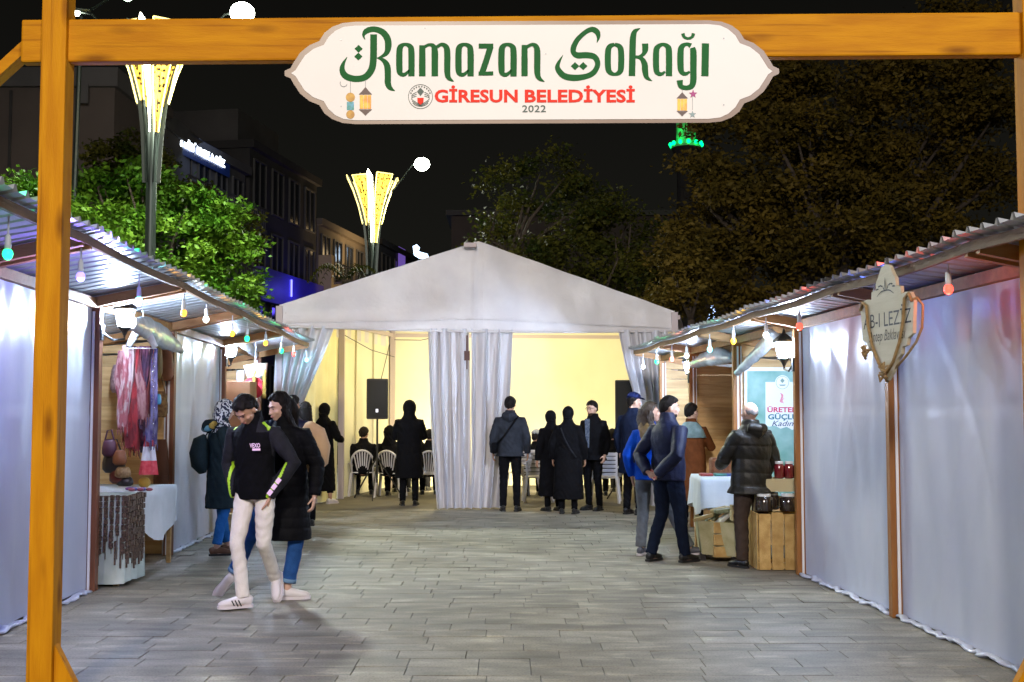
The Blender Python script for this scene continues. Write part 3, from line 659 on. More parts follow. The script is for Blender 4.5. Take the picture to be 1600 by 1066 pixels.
for u, v0, v1, wd, c1, c2, nm, lb in ((199,540,668,.10,(.40,.10,.12),(.55,.40,.40),'scarf_rose','rose and cream scarf hanging leftmost above the table'),(207,543,700,.11,(.42,.02,.03),(.20,.01,.02),'scarf_red','long red scarf hanging between the rose and the plum one'),
    (217,542,655,.11,(.22,.03,.05),(.45,.22,.22),'scarf_wine','wine coloured patterned scarf in the middle of the hanging row'),(225,541,672,.08,(.06,.02,.07),(.20,.05,.10),'scarf_plum','dark plum scarf hanging beside the violet one'),
    (231,542,650,.09,(.30,.05,.04),(.50,.30,.28),'scarf_brick','brick red scarf partly behind the violet one'),(238,544,690,.11,(.10,.07,.28),(.30,.26,.50),'scarf_violet','violet scarf with sparkling beads at the right of the row')):
    dd = 11.1+(u-199)*.004; p0 = W(u, v0, dd); p1 = W(u, v1, dd); scarf(p0.x, dd, p0.z, p1.z, wd*1.25, stex(nm, c1, c2, 14), lb, u)
for u, v0, v1, wd, c1, c2, nm, lb in ((193,548,640,.10,(.30,.06,.08),(.50,.25,.25),'scarf_coral','coral scarf at the back left of the hanging row'),(203,545,688,.10,(.16,.02,.03),(.35,.10,.08),'scarf_maroon','maroon fringed scarf at the back of the hanging row'),
    (213,546,700,.10,(.10,.05,.04),(.30,.18,.10),'scarf_bronze','bronze patterned scarf at the back, hanging lowest'),(222,545,690,.10,(.28,.05,.12),(.10,.03,.08),'scarf_magenta','dark magenta scarf at the back centre of the row'),(234,548,705,.10,(.05,.05,.16),(.20,.20,.34),'scarf_indigo','indigo scarf at the back right behind the violet one')):
    dd = 11.42+(u-193)*.003; p0 = W(u, v0, dd); p1 = W(u, v1, dd); scarf(p0.x, dd, p0.z, p1.z, wd*1.3, stex(nm, c1, c2, 22), lb, u+1, -.15)
p0 = W(233,676,11.3); p1 = W(233,742,11.3)
def flag(b): return 0
mb = MB(); mid = []
def fl(a, b):
    s_ = (a-.5)*(.07+.12*b); return (p0.x+s_, 11.3+.015*math.sin(a*14), p0.z-(p0.z-p1.z)*b)
mb.grid(fl, 10, 12); mx = [1 if 4 <= j <= 7 else 0 for j in range(12) for i in range(10)]
o = mk('striped_towel', mb.v, mb.f, mat('red_towel', (.60,.04,.06), .9, (.72,.12,.14), 20), None, True, mats=[mat('white_towel', (.8,.8,.82), .9)], midx=mx)
tag(o, 'red and white striped towel hanging below the violet scarf over the left table', 'towel')
MB_ = MB()
for i in range(60):
    u = rng.uniform(237,242); v = rng.uniform(545,690); c = W(u, v, 11.24); MB_.ell(c, (.006,.006,.006), n=6, m=4)
MB_.bar(W(239.5,543,11.24), W(239.5,692,11.24), .003, .003)
tag(MB_.build('bead_string', mat('silver_bead', (.8,.8,.85), .12, metal=.9), None, True), 'string of silvery beads hanging along the violet scarf', 'beads')
def bagpt(name, u, v, d, w_, h, m, label, cat, strap=True):
    c = W(u, v, d); t = thing(name, label, cat, c)
    mb = MB().loft([c+Vector((0,0,-h/2)), c+Vector((0,0,-h/3)), c, c+Vector((0,0,h/3)), c+Vector((0,0,h/2))], [(w_*.35,.03),(w_*.5,.05),(w_*.5,.05),(w_*.42,.045),(w_*.3,.02)], 12); mb.build('body', m, t, True)
    if strap:
        MB().loft([c+Vector((-w_*.3,0,h*.45)), c+Vector((-w_*.15,0,h)), c+Vector((w_*.1,0,h*1.05)), c+Vector((w_*.3,0,h*.45))], [.008]*4, 6).build('strap', m, t)
M_lea = mat('brown_leather', (.14,.045,.015), .5, (.22,.08,.03), 8); M_oli = mat('olive_leather', (.18,.13,.03), .5)
bagpt('leather_bag', 257, 568, 12.45, .20, .38, M_lea, 'brown leather bag hanging on the plank wall of the scarf stall', 'bag')
bagpt('cloth_bag', 246, 565, 12.2, .11, .36, M_oli, 'olive cloth bag hanging between the scarves and the brown leather bag', 'bag')
bagpt('feather_ornament', 250, 632, 12.3, .17, .28, mat('brown_feather', (.09,.04,.015), .9, (.2,.12,.04), 30, bump=.5), 'brown fluffy ornament hanging below the leather bag', 'ornament')
bagpt('blue_ornament', 247, 624, 12.1, .07, .11, mat('blue_enamel', (.08,.3,.55), .2), 'small shiny blue ornament hanging by the violet scarf', 'ornament', False)
bagpt('dark_dress', 252, 745, 12.45, .17, .8, mat('brown_stain', (.09,.03,.012), .8), 'long dark brown garment hanging low against the plank wall on the left', 'garment', False)  # brown stain of the plank wall, modelled as a separate solid shape
bagpt('picture', 184, 592, 12.3, .16, .30, mat('mauve_print', (.22,.12,.14), .6, (.4,.28,.3), 20), 'small mauve picture hanging at the left on the plank wall', 'picture', False)
c = W(222,520,11.05); t = thing('white_hanger', 'white hanger with a pale cloth bundle above the hanging scarves', 'hanger', c)
MB().loft([c+Vector((-.13,0,-.13)), c+Vector((-.07,0,-.02)), c+Vector((0,0,.07)), c+Vector((.07,0,-.03)), c+Vector((.13,0,-.14))], [(.012,.03),(.05,.04),(.03,.03),(.05,.04),(.012,.03)], 8, x=(0,1,0)).build('cloth_bundle', M_cloth, t, True)
MB().loft([c+Vector((0,0,.06)), c+Vector((.01,0,.14)), c+Vector((0,0,.22))], [.004]*3, 5).build('hook', M_cord, t)
mb = MB(); mb.loft([c+Vector((-.14,0,-.15)), c+Vector((.14,0,-.15))], [.006]*2, 6); mb.build('bar', M_cord, t)
def rolled(pts, rad, label):
    P = [Vector(p) for p in pts]; Q = []; rr = []
    for i in range(len(P)-1):
        for k in range(6):
            t_ = k/6; Q.append(P[i].lerp(P[i+1], t_)+Vector((0,0,.006*math.sin(i*6+k*1.9)))); r0, r1 = rad[i], rad[i+1]
            rr.append((r0[0]+(r1[0]-r0[0])*t_+.004*math.sin(k*2.3), r0[1]+(r1[1]-r0[1])*t_+.005*math.sin(k*3.1+i)))
    Q.append(P[-1]); rr.append(rad[-1])
    tag(MB().loft(Q, rr, 14, x=(0,0,1)).build('rolled_plastic', M_clear, None, True), label, 'plastic sheet', 'plastic fronts rolled up under the roofs')
rolled([W(203,505,10.5), W(228,512,11.0), W(256,528,11.6), W(283,547,12.2)], [(.05,.06),(.11,.05),(.12,.05),(.04,.04)], 'rolled up plastic front sagging above the scarves on the left')
rolled([W(1235,540,11.4), W(1205,528,11.9), W(1180,556,12.5), W(1152,583,13.1)], [(.03,.05),(.10,.05),(.07,.05),(.035,.04)], 'rolled up plastic front sagging above the green banner on the right')
rolled([W(1148,560,13.6), W(1125,556,14.1), W(1100,562,14.7), W(1082,570,15.2)], [(.05,.06),(.11,.07),(.09,.07),(.05,.05)], 'crumpled rolled plastic front above the plank wall on the right')
rolled([W(352,520,15.2), W(372,530,15.6), W(392,545,16.2), W(400,556,16.6)], [(.03,.05),(.08,.05),(.08,.05),(.03,.04)], 'rolled up plastic front above the white lampshade on the left')
# dark handbags and trinkets piled on the table
M_dk = mat('dark_leather', (.018,.014,.016), .35); 
for u, v, w_, h, m, lb in ((178,722,.22,.2,M_dk,'black handbag piled at the near end of the scarf table'),(186,742,.18,.16,mat('dark_red_leather',(.09,.012,.01),.4),'dark red purse on the scarf table'),(195,752,.16,.09,M_dk,'small black purse lying at the front of the scarf table')):
    bagpt('handbag', u, v, 10.75, w_, h, m, lb, 'handbag', h > .15)
for u, v, colr, lb in ((205,757,(.15,.05,.25),'violet trinket on the pale tablecloth'),(214,755,(.1,.06,.3),'blue violet trinket on the pale tablecloth'),(226,757,(.2,.04,.2),'plum trinket on the table under the striped towel')):
    c = W(u, v, 11.2); c.z = .815; tag(MB().ell(c, (.06,.05,.018), n=10, m=6).build('trinket', mat('trinket_%d' % u, colr, .4), None, True), lb, 'trinket')
for i, (u, v, w_, h, m, lb) in enumerate(((171,700,.14,.16,mat('plum_leather', (.06,.015,.04), .5),'plum purse hanging at the near end of the scarf stall'),(187,715,.13,.14,M_lea,'small brown pouch hanging above the handbags'),(192,738,.15,.10,mat('bronze_fabric', (.18,.10,.04), .6, (.3,.2,.1), 40),'bronze pouch among the black handbags'))): bagpt('pouch', u, v, 10.7, w_, h, m, lb, 'pouch', i < 2)
for i in range(7):
    c = W(206+i*4.6, 752+(i%2)*3, 11.0+.05*(i%3)); c.z = .822; tag(MB().ell(c, (.035,.045,.016), n=8, m=5).build('trinket', mat('trinket_m%d' % (i%3), ((.25,.05,.08),(.08,.10,.30),(.35,.28,.10))[i%3], .3), None, True), '%s small trinket from the left on the pale tablecloth' % ('first','second','third','fourth','fifth','sixth','rightmost')[i], 'trinket', 'small trinkets on the pale tablecloth')
c = W(226,742,11.45); tag(MB().ell((c.x,c.y,.86), (.06,.06,.055)).build('yellow_bowl', mat('yellow_ceramic', (.45,.28,.03), .4), None, True), 'mustard yellow bowl below the striped towel', 'bowl')
# far left stall goods
c = W(399,583,16.2); t = thing('lampshade', 'white cone lampshade hanging in the farthest left stall', 'lampshade', c)
MB().loft([c+Vector((.04,0,-.19)), c+Vector((0,0,.12))], [.10,.17], 16).build('shade', mat('white_shade', (.7,.7,.68), .6), t, True)
MB().loft([c+Vector((0,0,.12)), c+Vector((0,0,.5))], [.006]*2, 6).build('cord', M_cord, t)
c = W(396,606,16.0); tag(MB().ell(c, (.16,.06,.15)).build('cushion', mat('red_cushion', (.45,.015,.03), .8), None, True), 'round red cushion beside the gold spindles in the farthest left stall', 'cushion')
for u, lb in ((397,'gold twisted spindle in front of the red cushion'),(413,'brown twisted spindle right of the red cushion')):
    c = W(u, 600, 15.9); tag(MB().loft([c+Vector((0,0,-.2+.04*i)) for i in range(11)], [.02+.012*(i%2) for i in range(11)], 8).build('spindle', mat('spindle_gold', (.35,.22,.05), .3, metal=.5), None, True), lb, 'spindle')
table(-4.3, -3.75, 15.3, 17.2, .95, 'wooden counter of the farthest left stall')
M_box = mat('brown_box', (.20,.09,.04), .6, (.28,.13,.06), 4)
c = W(368,626,15.6); tag(bevel(MB().box(c.x-.16,c.x+.22,15.5,15.9,.952,c.z+.26).build('wooden_box', M_box), .01), 'brown wooden box on the counter behind the young man', 'box')
c = W(376,585,15.9); tag(MB().box(c.x-.05,c.x+.05,15.88,15.9,c.z-.09,c.z+.05).build('small_picture', mat('grey_blue_print', (.12,.13,.18), .6), None), 'small grey blue picture below the lantern in the farthest left stall', 'picture')
# ------------------------------------------------------------------ goods on the right stalls
dB = 13.36
def BN(u, v, k=0): return W(u, v, dB-k)
ban = thing('banner', 'teal banner with a white lettered card in the jar stall', 'banner', BN(1205,660))
ban['label'] = 'teal banner with a white lettered card, hung on the plank wall of the jar stall'
p = [(1166,578),(1290,578),(1290,775),(1166,775)]
MB().prism(p, lambda a,b,t: tuple(BN(a,b,t)), 0, .004).build('banner_cloth', mat('teal_banner', (.10,.30,.25), .45, (.32,.52,.48), 2.2, (1,1,1), .3, 3, rmp=(.35,.6)), ban)
MB().prism([(1163,574),(1292,574),(1292,580),(1163,580)], lambda a,b,t: tuple(BN(a,b,t)), .005, .03).build('frame', M_edge, ban)
MB().prism([(1163,580),(1167.5,580),(1167.5,776),(1163,776)], lambda a,b,t: tuple(BN(a,b,t)), .005, .03).build('frame', M_edge, ban)
card = [(1196,597),(1278,597),(1278,664),(1270,668),(1262,666),(1254,671),(1246,667),(1238,672),(1229,667),(1220,670),(1210,665),(1202,667),(1196,664)]
MB().prism(card, lambda a,b,t: tuple(BN(a,b,t)), .0045, .006).build('card', mat('white_card', (.78,.80,.80), .5), ban)
sl_ = MB(); ring(sl_, 1222.5, 598, 0, 11.5, .0075, fn=BN); sl_.build('seal', MATS['white_card'], ban)
sl_ = MB(); ring(sl_, 1222.5, 598, 9.5, 10.1, .0085, fn=BN); poly(sl_, [(1222.5,591),(1226,595),(1222.5,599),(1219,595)], .0087, BN); poly(sl_, [(1217,601),(1228,601),(1226,603),(1219,603)], .0087, BN); sl_.build('seal_print', mat('seal_print', (.20,.30,.25), .5), ban)
ptext('ÜRETEN', 1199, 634.5, 1247, 644.5, mat('card_red', (.60,.03,.10), .5), .0075, ban, fn=BN, bold=.03)
ptext('GÜÇLÜ', 1200, 645.5, 1247, 657.5, mat('card_teal', (.02,.16,.20), .5), .0075, ban, fn=BN, bold=.03)
ptext('Kadın', 1206, 657.5, 1240, 666, mat('card_navy', (.03,.06,.12), .5), .0075, ban, fn=BN, bold=.005, shear=.35)
sl_ = MB()
for q in range(5): stroke_strip(sl_, [(1219+q*1.6,614+q*2.2,1),(1223-q,618+q*2.2,2.4),(1221+q,622+q*2,1)], lambda x,y,k: tuple(BN(x,y,k)), .0075+q*.0002)
sl_.build('flower_print', mat('pink_print', (.7,.25,.32), .5), ban)
table(2.08, 2.72, 12.62, 13.3, .84, 'display table under the white cloth by the burlap crate on the right')
cloth_drape('tablecloth', 2.06, 2.74, 12.6, 13.32, .843, .37, M_cloth, 'white gathered cloth over the table beside the burlap wrapped crate', 'tablecloth', amp=.028, seed=9, jag=.05)
M_crate = mat('crate_wood', (.40,.24,.07), .6, (.54,.36,.13), 3, (4,4,4), .3, 20, rnd=.15)
def slat_crate(x0, x1, y0, y1, z0, z1, label, vert=True, n=5, wrap=None):
    t = thing('wooden_crate', label, 'crate', ((x0+x1)/2, (y0+y1)/2, z0), 'wooden crates in the jar stall')
    for z in (z0+.015, z1-.06):
        for (a, b_) in (((x0+.02,y0+.02),(x1-.02,y0+.02)),((x0+.02,y1-.02),(x1-.02,y1-.02)),((x0+.02,y0+.02),(x0+.02,y1-.02)),((x1-.02,y0+.02),(x1-.02,y1-.02))):
            MB().bar((*a, z+.02), (*b_, z+.02), .018, .05).build('rail', M_crate, t)
    for i in range(n):
        if vert:
            wv = (x1-x0)/n
            MB().box(x0+i*wv+.008, x0+(i+1)*wv-.008, y0-.012, y0+.004, z0, z1+rng.uniform(-.01,.01)).build('slat', M_crate, t)
            wv2 = (y1-y0)/n; MB().box(x0-.012, x0+.004, y0+i*wv2+.008, y0+(i+1)*wv2-.008, z0, z1).build('slat', M_crate, t)
        else:
            hv = (z1-z0)/n
            MB().box(x0, x1, y0-.012, y0+.004, z0+i*hv+.008, z0+(i+1)*hv-.008).build('slat', M_crate, t)
            MB().box(x0-.012, x0+.004, y0+.006, y1, z0+i*hv+.008, z0+(i+1)*hv-.008).build('slat', M_crate, t)
    MB().box(x0+.01, x1-.01, y0+.01, y1-.01, z0+.01, z0+.025).build('bottom_board', M_crate, t)
    return t
slat_crate(2.42, 3.05, 11.42, 11.85, .01, .56, 'upright crate of wide vertical slats carrying jars beside the brown post', True, 5)
slat_crate(2.10, 2.62, 12.0, 12.5, .05, .42, 'crate of horizontal slats behind the legs of the bald man', False, 3)
# burlap wrapped crate
bx = thing('burlap_crate', 'low crate wrapped in pale burlap and filled with packets, nearest the street', 'crate', (1.98, 12.3, 0))
mb = MB(); fp = [(1.94,12.15),(2.32,11.85),(2.62,12.2),(2.0,12.75)]
fb = [(1.99,12.15),(2.31,11.92),(2.55,12.2),(2.03,12.68)]
mb.add([(x,y,.07) for x,y in fb]+[(x,y,.42) for x,y in fp]+[(x*.985+.033,y*.985+.184,.42) for x,y in fp]+[(x*.985+.033,y*.985+.184,.34) for x,y in fb], [(3,2,1,0)]+[(i,(i+1)%4,4+(i+1)%4,4+i) for i in range(4)]+[(4+i,4+(i+1)%4,8+(i+1)%4,8+i) for i in range(4)]+[(8+i,8+(i+1)%4,12+(i+1)%4,12+i) for i in range(4)]+[(12,13,14,15)])
M_bur = mat('burlap', (.36,.33,.17), .95, (.46,.42,.25), 8, bump=.6, bscale=60)
mb.build('burlap_wrap', M_bur, bx)
for i, (x, y) in enumerate(((2.0,12.2),(2.3,11.98),(2.5,12.2),(2.05,12.6))): MB().box(x-.03,x+.03,y-.03,y+.03,0,.075).build('foot', M_dk, bx)
for z in (.09, .17): MB().bar((2.30,11.925-.02,z),(2.62,12.19,z),.02,.055).build('slat', M_crate, bx)
r_ = np.random.default_rng(12); mats_ = [mat('packet_white', (.62,.63,.60), .4), mat('packet_green', (.12,.17,.10), .3, (.45,.48,.35), 20), mat('packet_kraft', (.45,.36,.18), .6), mat('packet_clear', (.5,.55,.52), .15)]
PK = []
for i in range(16):
    x = 2.04+r_.uniform(0,.48); y = 12.12+r_.uniform(0,.45); z = .42+r_.uniform(0,.10); a = r_.uniform(-.6,.6); b_ = r_.uniform(.0,.7)
    d_ = Vector((math.cos(a)*math.cos(b_), math.sin(a)*math.cos(b_), math.sin(b_)))*.11; c = Vector((x,y,z))
    o = bevel(MB().bar(c-d_, c+d_, .09, .04).build('packet', mats_[i%4]), .012)
    PK.append((i%4, x, o))
for k_ in range(4):
    for j_, (_, _, o) in enumerate(sorted([q for q in PK if q[0] == k_], key=lambda q: q[1])):
        tag(o, '%s %s packet heaped in the burlap crate' % (('leftmost','second','third','rightmost')[j_], ('white','green printed','brown kraft','clear')[k_]), 'packet', 'packets heaped in the burlap crate')
for i in range(3):
    z = .43+i*.055; tag(bevel(MB().box(2.27,2.42,11.98,12.1,z,z+.05).build('kraft_box', mats_[2]), .004), ('lowest','middle','topmost')[i]+' of three small kraft boxes stacked in the burlap crate', 'box', 'kraft boxes stacked in the burlap crate')
M_jar = mat('dark_jar', (.030,.022,.018), .12, spec=.8); M_jarr = mat('red_jar', (.12,.008,.012), .12, spec=.8); M_lid = mat('white_lid', (.72,.74,.76), .4)
def jar(x, y, z, m, r, h, label, group):
    t = thing('jar', label, 'jar', (x,y,z), group)
    MB().loft([(x,y,z),(x,y,z+.01),(x,y,z+h*.75),(x,y,z+h*.86)], [r*.9,r,r,r*.75], 14).build('glass', m, t, True)
    MB().loft([(x,y,z+h*.86),(x,y,z+h)], [r*.82,r*.82], 14).build('lid', M_lid, t)
for i, (x, y) in enumerate(((2.50,11.5),(2.74,11.5),(2.62,11.72),(2.90,11.65))):
    jar(x, y, .575, M_jar, .085, .17, ('squat dark jar on the slatted crate nearest the bald man','squat dark jar on the slatted crate beside the brown post','squat dark jar at the back of the slatted crate','squat dark jar at the far end of the slatted crate')[i], 'dark jars on the slatted crate')
bd = thing('cardboard_shelf', 'pale cardboard box serving as a shelf between the two rows of jars', 'box', (2.8, 11.8, .75))
MB().box(2.44,3.05,11.58,11.60,.76,.885).build('front_panel', mat('cardboard', (.46,.40,.24), .8), bd); MB().box(2.44,3.05,11.60,12.0,.87,.885).build('top_panel', MATS['cardboard'], bd)
for x in (2.46, 3.02): MB().box(x-.02, x+.02, 11.61, 11.95, .56, .87).build('leg', MATS['cardboard'], bd)
for i, x in enumerate((2.56,2.70,2.80,2.90)):
    jar(x, 11.70, .887, (M_jar, M_jarr, M_jarr, M_jar)[i], .05, .17, ('tall dark jar with white lid on the cardboard shelf by the bald man','tall dark red jar, the first from the bald man','tall dark red jar, the second from the bald man','tall dark jar with white lid at the post side of the shelf')[i], 'tall jars on the cardboard shelf')
c = W(1122,724,13.0); tag(bevel(MB().box(c.x-.09,c.x+.13,12.9,13.1,.845,1.04).build('brown_basket', mat('brown_wicker', (.16,.05,.02), .7, (.24,.09,.03), 40, bump=.5)), .03), 'reddish brown basket on the white clothed table', 'basket')
for u, colr, lb in ((1125,(.05,.25,.2),'teal packet lying on the white clothed table'),(1138,(.05,.1,.3),'blue packet lying on the white clothed table'),(1103,(.35,.05,.04),'red packet at the left end of the white clothed table')):
    c = W(u, 737, 12.85); tag(bevel(MB().box(c.x-.07,c.x+.07,12.78,12.92,.845,.875).build('packet', mat('pack_%d' % u, colr, .4)), .008), lb, 'packet')
# ------------------------------------------------------------------ tent
FL, FR, BL, BR = Vector((-3.60,17.8,0)), Vector((2.68,18.95,0)), Vector((-2.5,23.6,0)), Vector((3.6,24.4,0))
fm = FL.lerp(FR, .487); bm_ = BL.lerp(BR, .5)
tent = thing('marquee_tent', 'large white gabled marquee closing the street, lit yellow inside, curtains tied back', 'tent', fm)
ZE, ZV, ZP = 3.20, 2.86, 4.28
def fp_(a, z, k=0): p = FL.lerp(FR, a/1.0); nrm = Vector((.18,-.98,0)); return (p.x+nrm.x*k, p.y+nrm.y*k, z)
am = .487
def gable(a, b):
    zt = ZE+(ZP-ZE)*(1-abs(a-am)/(am if a < am else 1-am)); zb = ZV-.05*math.sin(math.pi*a)
    z = zb+(zt-zb)*b
    k = .012*math.sin(a*47+b*3)*(.3+b)+.01*math.sin(a*83)*(1-b)+.012*math.sin(b*9+a*6) - .03*math.exp(-((a-am)/.006)**2)+.014*math.exp(-((b-.16)/.02)**2)
    return fp_(a, z, k)
MB().grid(gable, 120, 18).build('gable_front', M_tent, tent, True)
MB().loft([fp_(a, ZV-.05*math.sin(math.pi*a)+.01, .02) for a in np.linspace(0,1,30)], [(.016,.02)]*30, 6).build('valance_hem', M_tent, tent, True)
for a_ in (am-.013, am+.013):
    MB().grid(lambda p, q: fp_(a_+(p-.5)*.002, ZV+(ZP-ZV-.10)*q, .020+.012*math.sin(a_*47+q*9)), 1, 14).build('seam', M_tent, tent)
for q_, w_ in ((.145,.012),(.175,.006)):
    MB().grid(lambda p, q: (lambda v: (v[0], v[1]-.014, v[2]))(gable(.015+.97*p, q_+w_*(q-.5))), 60, 1).build('seam', M_tent, tent)
# roof
def lerp3(a, b, t): return Vector(a).lerp(Vector(b), t)
def roofside(s_):
    e0 = Vector((FL if s_ < 0 else FR))+Vector((0,0,ZE)); e1 = Vector((BL if s_ < 0 else BR))+Vector((0,0,ZE)); r0 = fm+Vector((0,0,ZP)); r1 = bm_+Vector((0,0,ZP))
    def fn(a, b):
        p = e0.lerp(e1, a).lerp(r0.lerp(r1, a), b); p.z -= .05*math.sin(math.pi*a*2)**2*math.sin(math.pi*b); return tuple(p)
    g = MB().grid(fn, 20, 10)
    g.grid(lambda a, b: tuple(e0.lerp(e1, a)+Vector((0,0,-.34*(1-b)))), 20, 1)
    g.build('roof_side', M_tent, tent, True)
roofside(-1); roofside(1)
M_tpole = mat('tent_pole', (.50,.42,.42), .5)
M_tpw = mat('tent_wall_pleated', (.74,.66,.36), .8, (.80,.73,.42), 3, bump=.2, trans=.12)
# walls
def wall(A, B, name, m, pleat, n=60, z1=ZE, ofs=0, a0=0, a1=1):
    dr = (B-A).normalized(); nr = Vector((-dr.y, dr.x, 0))
    def fn(a, b):
        t = a0+(a1-a0)*a; p = A.lerp(B, t)+nr*(ofs+pleat*(math.sin(t*70)+.5*math.sin(t*113+1))*(.4+.6*(1-b)))
        return (p.x, p.y, .01+z1*b)
    return MB().grid(fn, n, 12).build(name, m, tent, True)
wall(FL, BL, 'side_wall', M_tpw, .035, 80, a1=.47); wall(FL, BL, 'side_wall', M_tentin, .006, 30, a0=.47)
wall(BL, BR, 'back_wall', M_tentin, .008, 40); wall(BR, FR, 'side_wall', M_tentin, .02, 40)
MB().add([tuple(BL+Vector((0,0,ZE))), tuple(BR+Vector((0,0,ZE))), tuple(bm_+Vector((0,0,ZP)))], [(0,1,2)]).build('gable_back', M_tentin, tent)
for A_, B_, ks in ((BL, BR, (.22,)), (FL, BL, (.62,.80))):
    dr_ = (B_-A_).normalized()
    for k in ks:
        q = A_.lerp(B_, k)+Vector((dr_.y*.02,-dr_.x*.02,0)); MB().box(q.x-.012,q.x+.012,q.y-.012,q.y+.012,.02,ZE+(.4 if A_ is BL else -.02)).build('wall_seam', mat('seam_canvas', (.62,.56,.38), .8), tent)
for p, z in ((FL,ZE),(FR,ZE),(BL+Vector((.06,-.06,0)),ZE),(BR,ZE),(FL.lerp(BL,.47)+Vector((.05,0,0)),ZE),(FR.lerp(BR,.5),ZE)):
    MB().box(p.x-.05,p.x+.05,p.y-.05,p.y+.05,0,z-.02).build('pole', M_tpole, tent)
for a, b in ((FL,BL),(FR,BR),(BL,BR)):
    MB().bar(a+Vector((.06,.02,ZE-.1)), b+Vector((.06,.02,ZE-.1)), .07, .07).build('eave_rail', M_tpole, tent)
for k in (0, .47, 1):
    l_, r_0, t_ = FL.lerp(BL,k), FR.lerp(BR,k), fm.lerp(bm_,k)
    for e in (l_, r_0): MB().bar(e+Vector((0,.06,ZE-.06)), t_+Vector((0,.06,ZP-.08)), .06, .08).build('rafter', M_tpole, tent)
for a, b in ((FL.lerp(BL,.47)+Vector((.1,0,ZE-.3)), BL+Vector((.1,-.1,ZE-.55))),(BL+Vector((.1,-.12,ZE-.2)), BL+Vector((1.2,-.5,ZE-.12))),(BL+Vector((0,-.12,ZE-.3)), FL.lerp(BL,.75)+Vector((.1,0,1.6)))):
    MB().loft([a, (a+b)/2+Vector((0,0,-.06)), b], [.008]*3, 5).build('cable', M_black, tent)
floor_ = MB().add([(FL.x,FL.y+.25,.004),(FR.x,FR.y+.25,.004),(BR.x,BR.y,.004),(BL.x,BL.y,.004)], [(0,1,2,3)]).build('tent_floor', mat('tent_floor', (.10,.09,.075), .7, (.15,.135,.11), 2), tent)
def curtain(a_t0, a_t1, path, folds, label, seed, y=.05, m=M_curt):
    # path: list of (z, a0, a1) from top to bottom giving the left/right edges along the front
    r = np.random.default_rng(seed); ph = r.uniform(0, 6.28, 5); zs = [p[0] for p in path]
    def fn(a, b):
        z = zs[0]+(zs[-1]-zs[0])*b
        for i in range(len(path)-1):
            if path[i][0] >= z >= path[i+1][0]-1e-6: break
        t = (path[i][0]-z)/(path[i][0]-path[i+1][0]); t = t*t*(3-2*t) if False else t
        l_ = path[i][1]+(path[i+1][1]-path[i][1])*t; r0 = path[i][2]+(path[i+1][2]-path[i][2])*t
        wd = (r0-l_); am_ = .05+.04*min(1, b*2)
        k = am_*(math.sin(a*folds*6.28+ph[0]+.8*math.sin(b*3+ph[1]))+.45*math.sin(a*folds*2.1*6.28+ph[2]+b))
        k += .012*math.sin(a*folds*15+b*9+ph[3])
        k += .035*math.sin(a*folds*3.3+b*2.2+ph[3])*math.sin(a*folds*1.3+ph[1])+.02*b*math.sin(a*folds*4.1*6.28*.5+ph[4]+2*b)
        return fp_(l_+wd*(a+.03*math.sin(a*folds*6.28+1.3+ph[4])), z, k-.06+y)
    return MB().grid(fn, 90, 50).build('curtain', m, tent, True)
AU = lambda u: ( (u-800)/1800*18.3 - FL.x)/(FR.x-FL.x)
curtain(0,0,[(2.88,AU(446)-.0,AU(530)),(2.4,AU(442),AU(513)),(1.9,AU(440),AU(492)),(1.45,AU(441),AU(475)),(1.2,AU(440),AU(468)),(.6,AU(438),AU(474)),(.02,AU(436),AU(480))], 5, '', 2)
curtain(0,0,[(2.86,AU(668),AU(732)),(1.9,AU(671),AU(734)),(1.0,AU(675),AU(735)),(.02,AU(683),AU(733))], 4, '', 5)
curtain(0,0,[(2.86,AU(734),AU(802)),(1.9,AU(735),AU(797)),(1.0,AU(736),AU(790)),(.02,AU(733),AU(781))], 3.2, '', 11)
curtain(0,0,[(2.88,AU(968),AU(1052)),(2.3,AU(979),AU(1050)),(1.9,AU(992),AU(1049)),(1.4,AU(1002),AU(1048)),(.9,AU(1008),AU(1048)),(.02,AU(1010),AU(1050))], 5, '', 8)
c = W(730,548,18.25); mb = MB(); mb.bar(c+Vector((0,-.08,.24)), c+Vector((0,-.08,-.02)), .03, .015); mb.box(c.x-.045,c.x+.045,c.y-.1,c.y-.07,c.z-.16,c.z-.01); mb.bar(c+Vector((.0,-.08,-.16)), c+Vector((.0,-.08,-.3)), .02, .012)
mb.build('curtain_strap', mat('strap_brown', (.09,.035,.03), .7), tent)
c = W(735,384,18.3); MB().box(c.x-.1,c.x+.1,c.y-.1,c.y+.05,c.z-.03,c.z+.035).build('ridge_cap', M_tpole, tent)
# flood lights standing on the tent floor, shining on the yellow walls
def flood(x, y, tgt, pw, label):
    t = thing('floodlight', label, 'floodlight', (x,y,0)); MB().box(x-.12,x+.12,y-.05,y+.05,.05,.3).build('housing', M_black, t)
    MB().bar((x,y,0),(x,y,.08),.2,.05).build('stand', M_black, t)
    lamp('floodlight_beam', 'AREA', (x, y+.12, .35), pw*.78, (1,.86,.50), .5, tgt)
flood(.9, 21.6, (1.2,24.2,1.7), 230, 'floodlight on the tent floor shining at the back wall behind the right opening')
flood(-1.3, 21.9, (-1.9,24.0,1.6), 85, 'floodlight on the tent floor shining at the back left corner')
lamp('tent_lamp', 'AREA', (.6, 20.9, 3.0), 90, (1,.86,.50), 1.2, (.7,24,1.2))
lamp('tent_lamp', 'AREA', (-1.2, 20.2, 3.0), 55, (1,.83,.40), .6, (-3.4,19.2,1.2))  # added fill without a fixture, brightens the left side wall
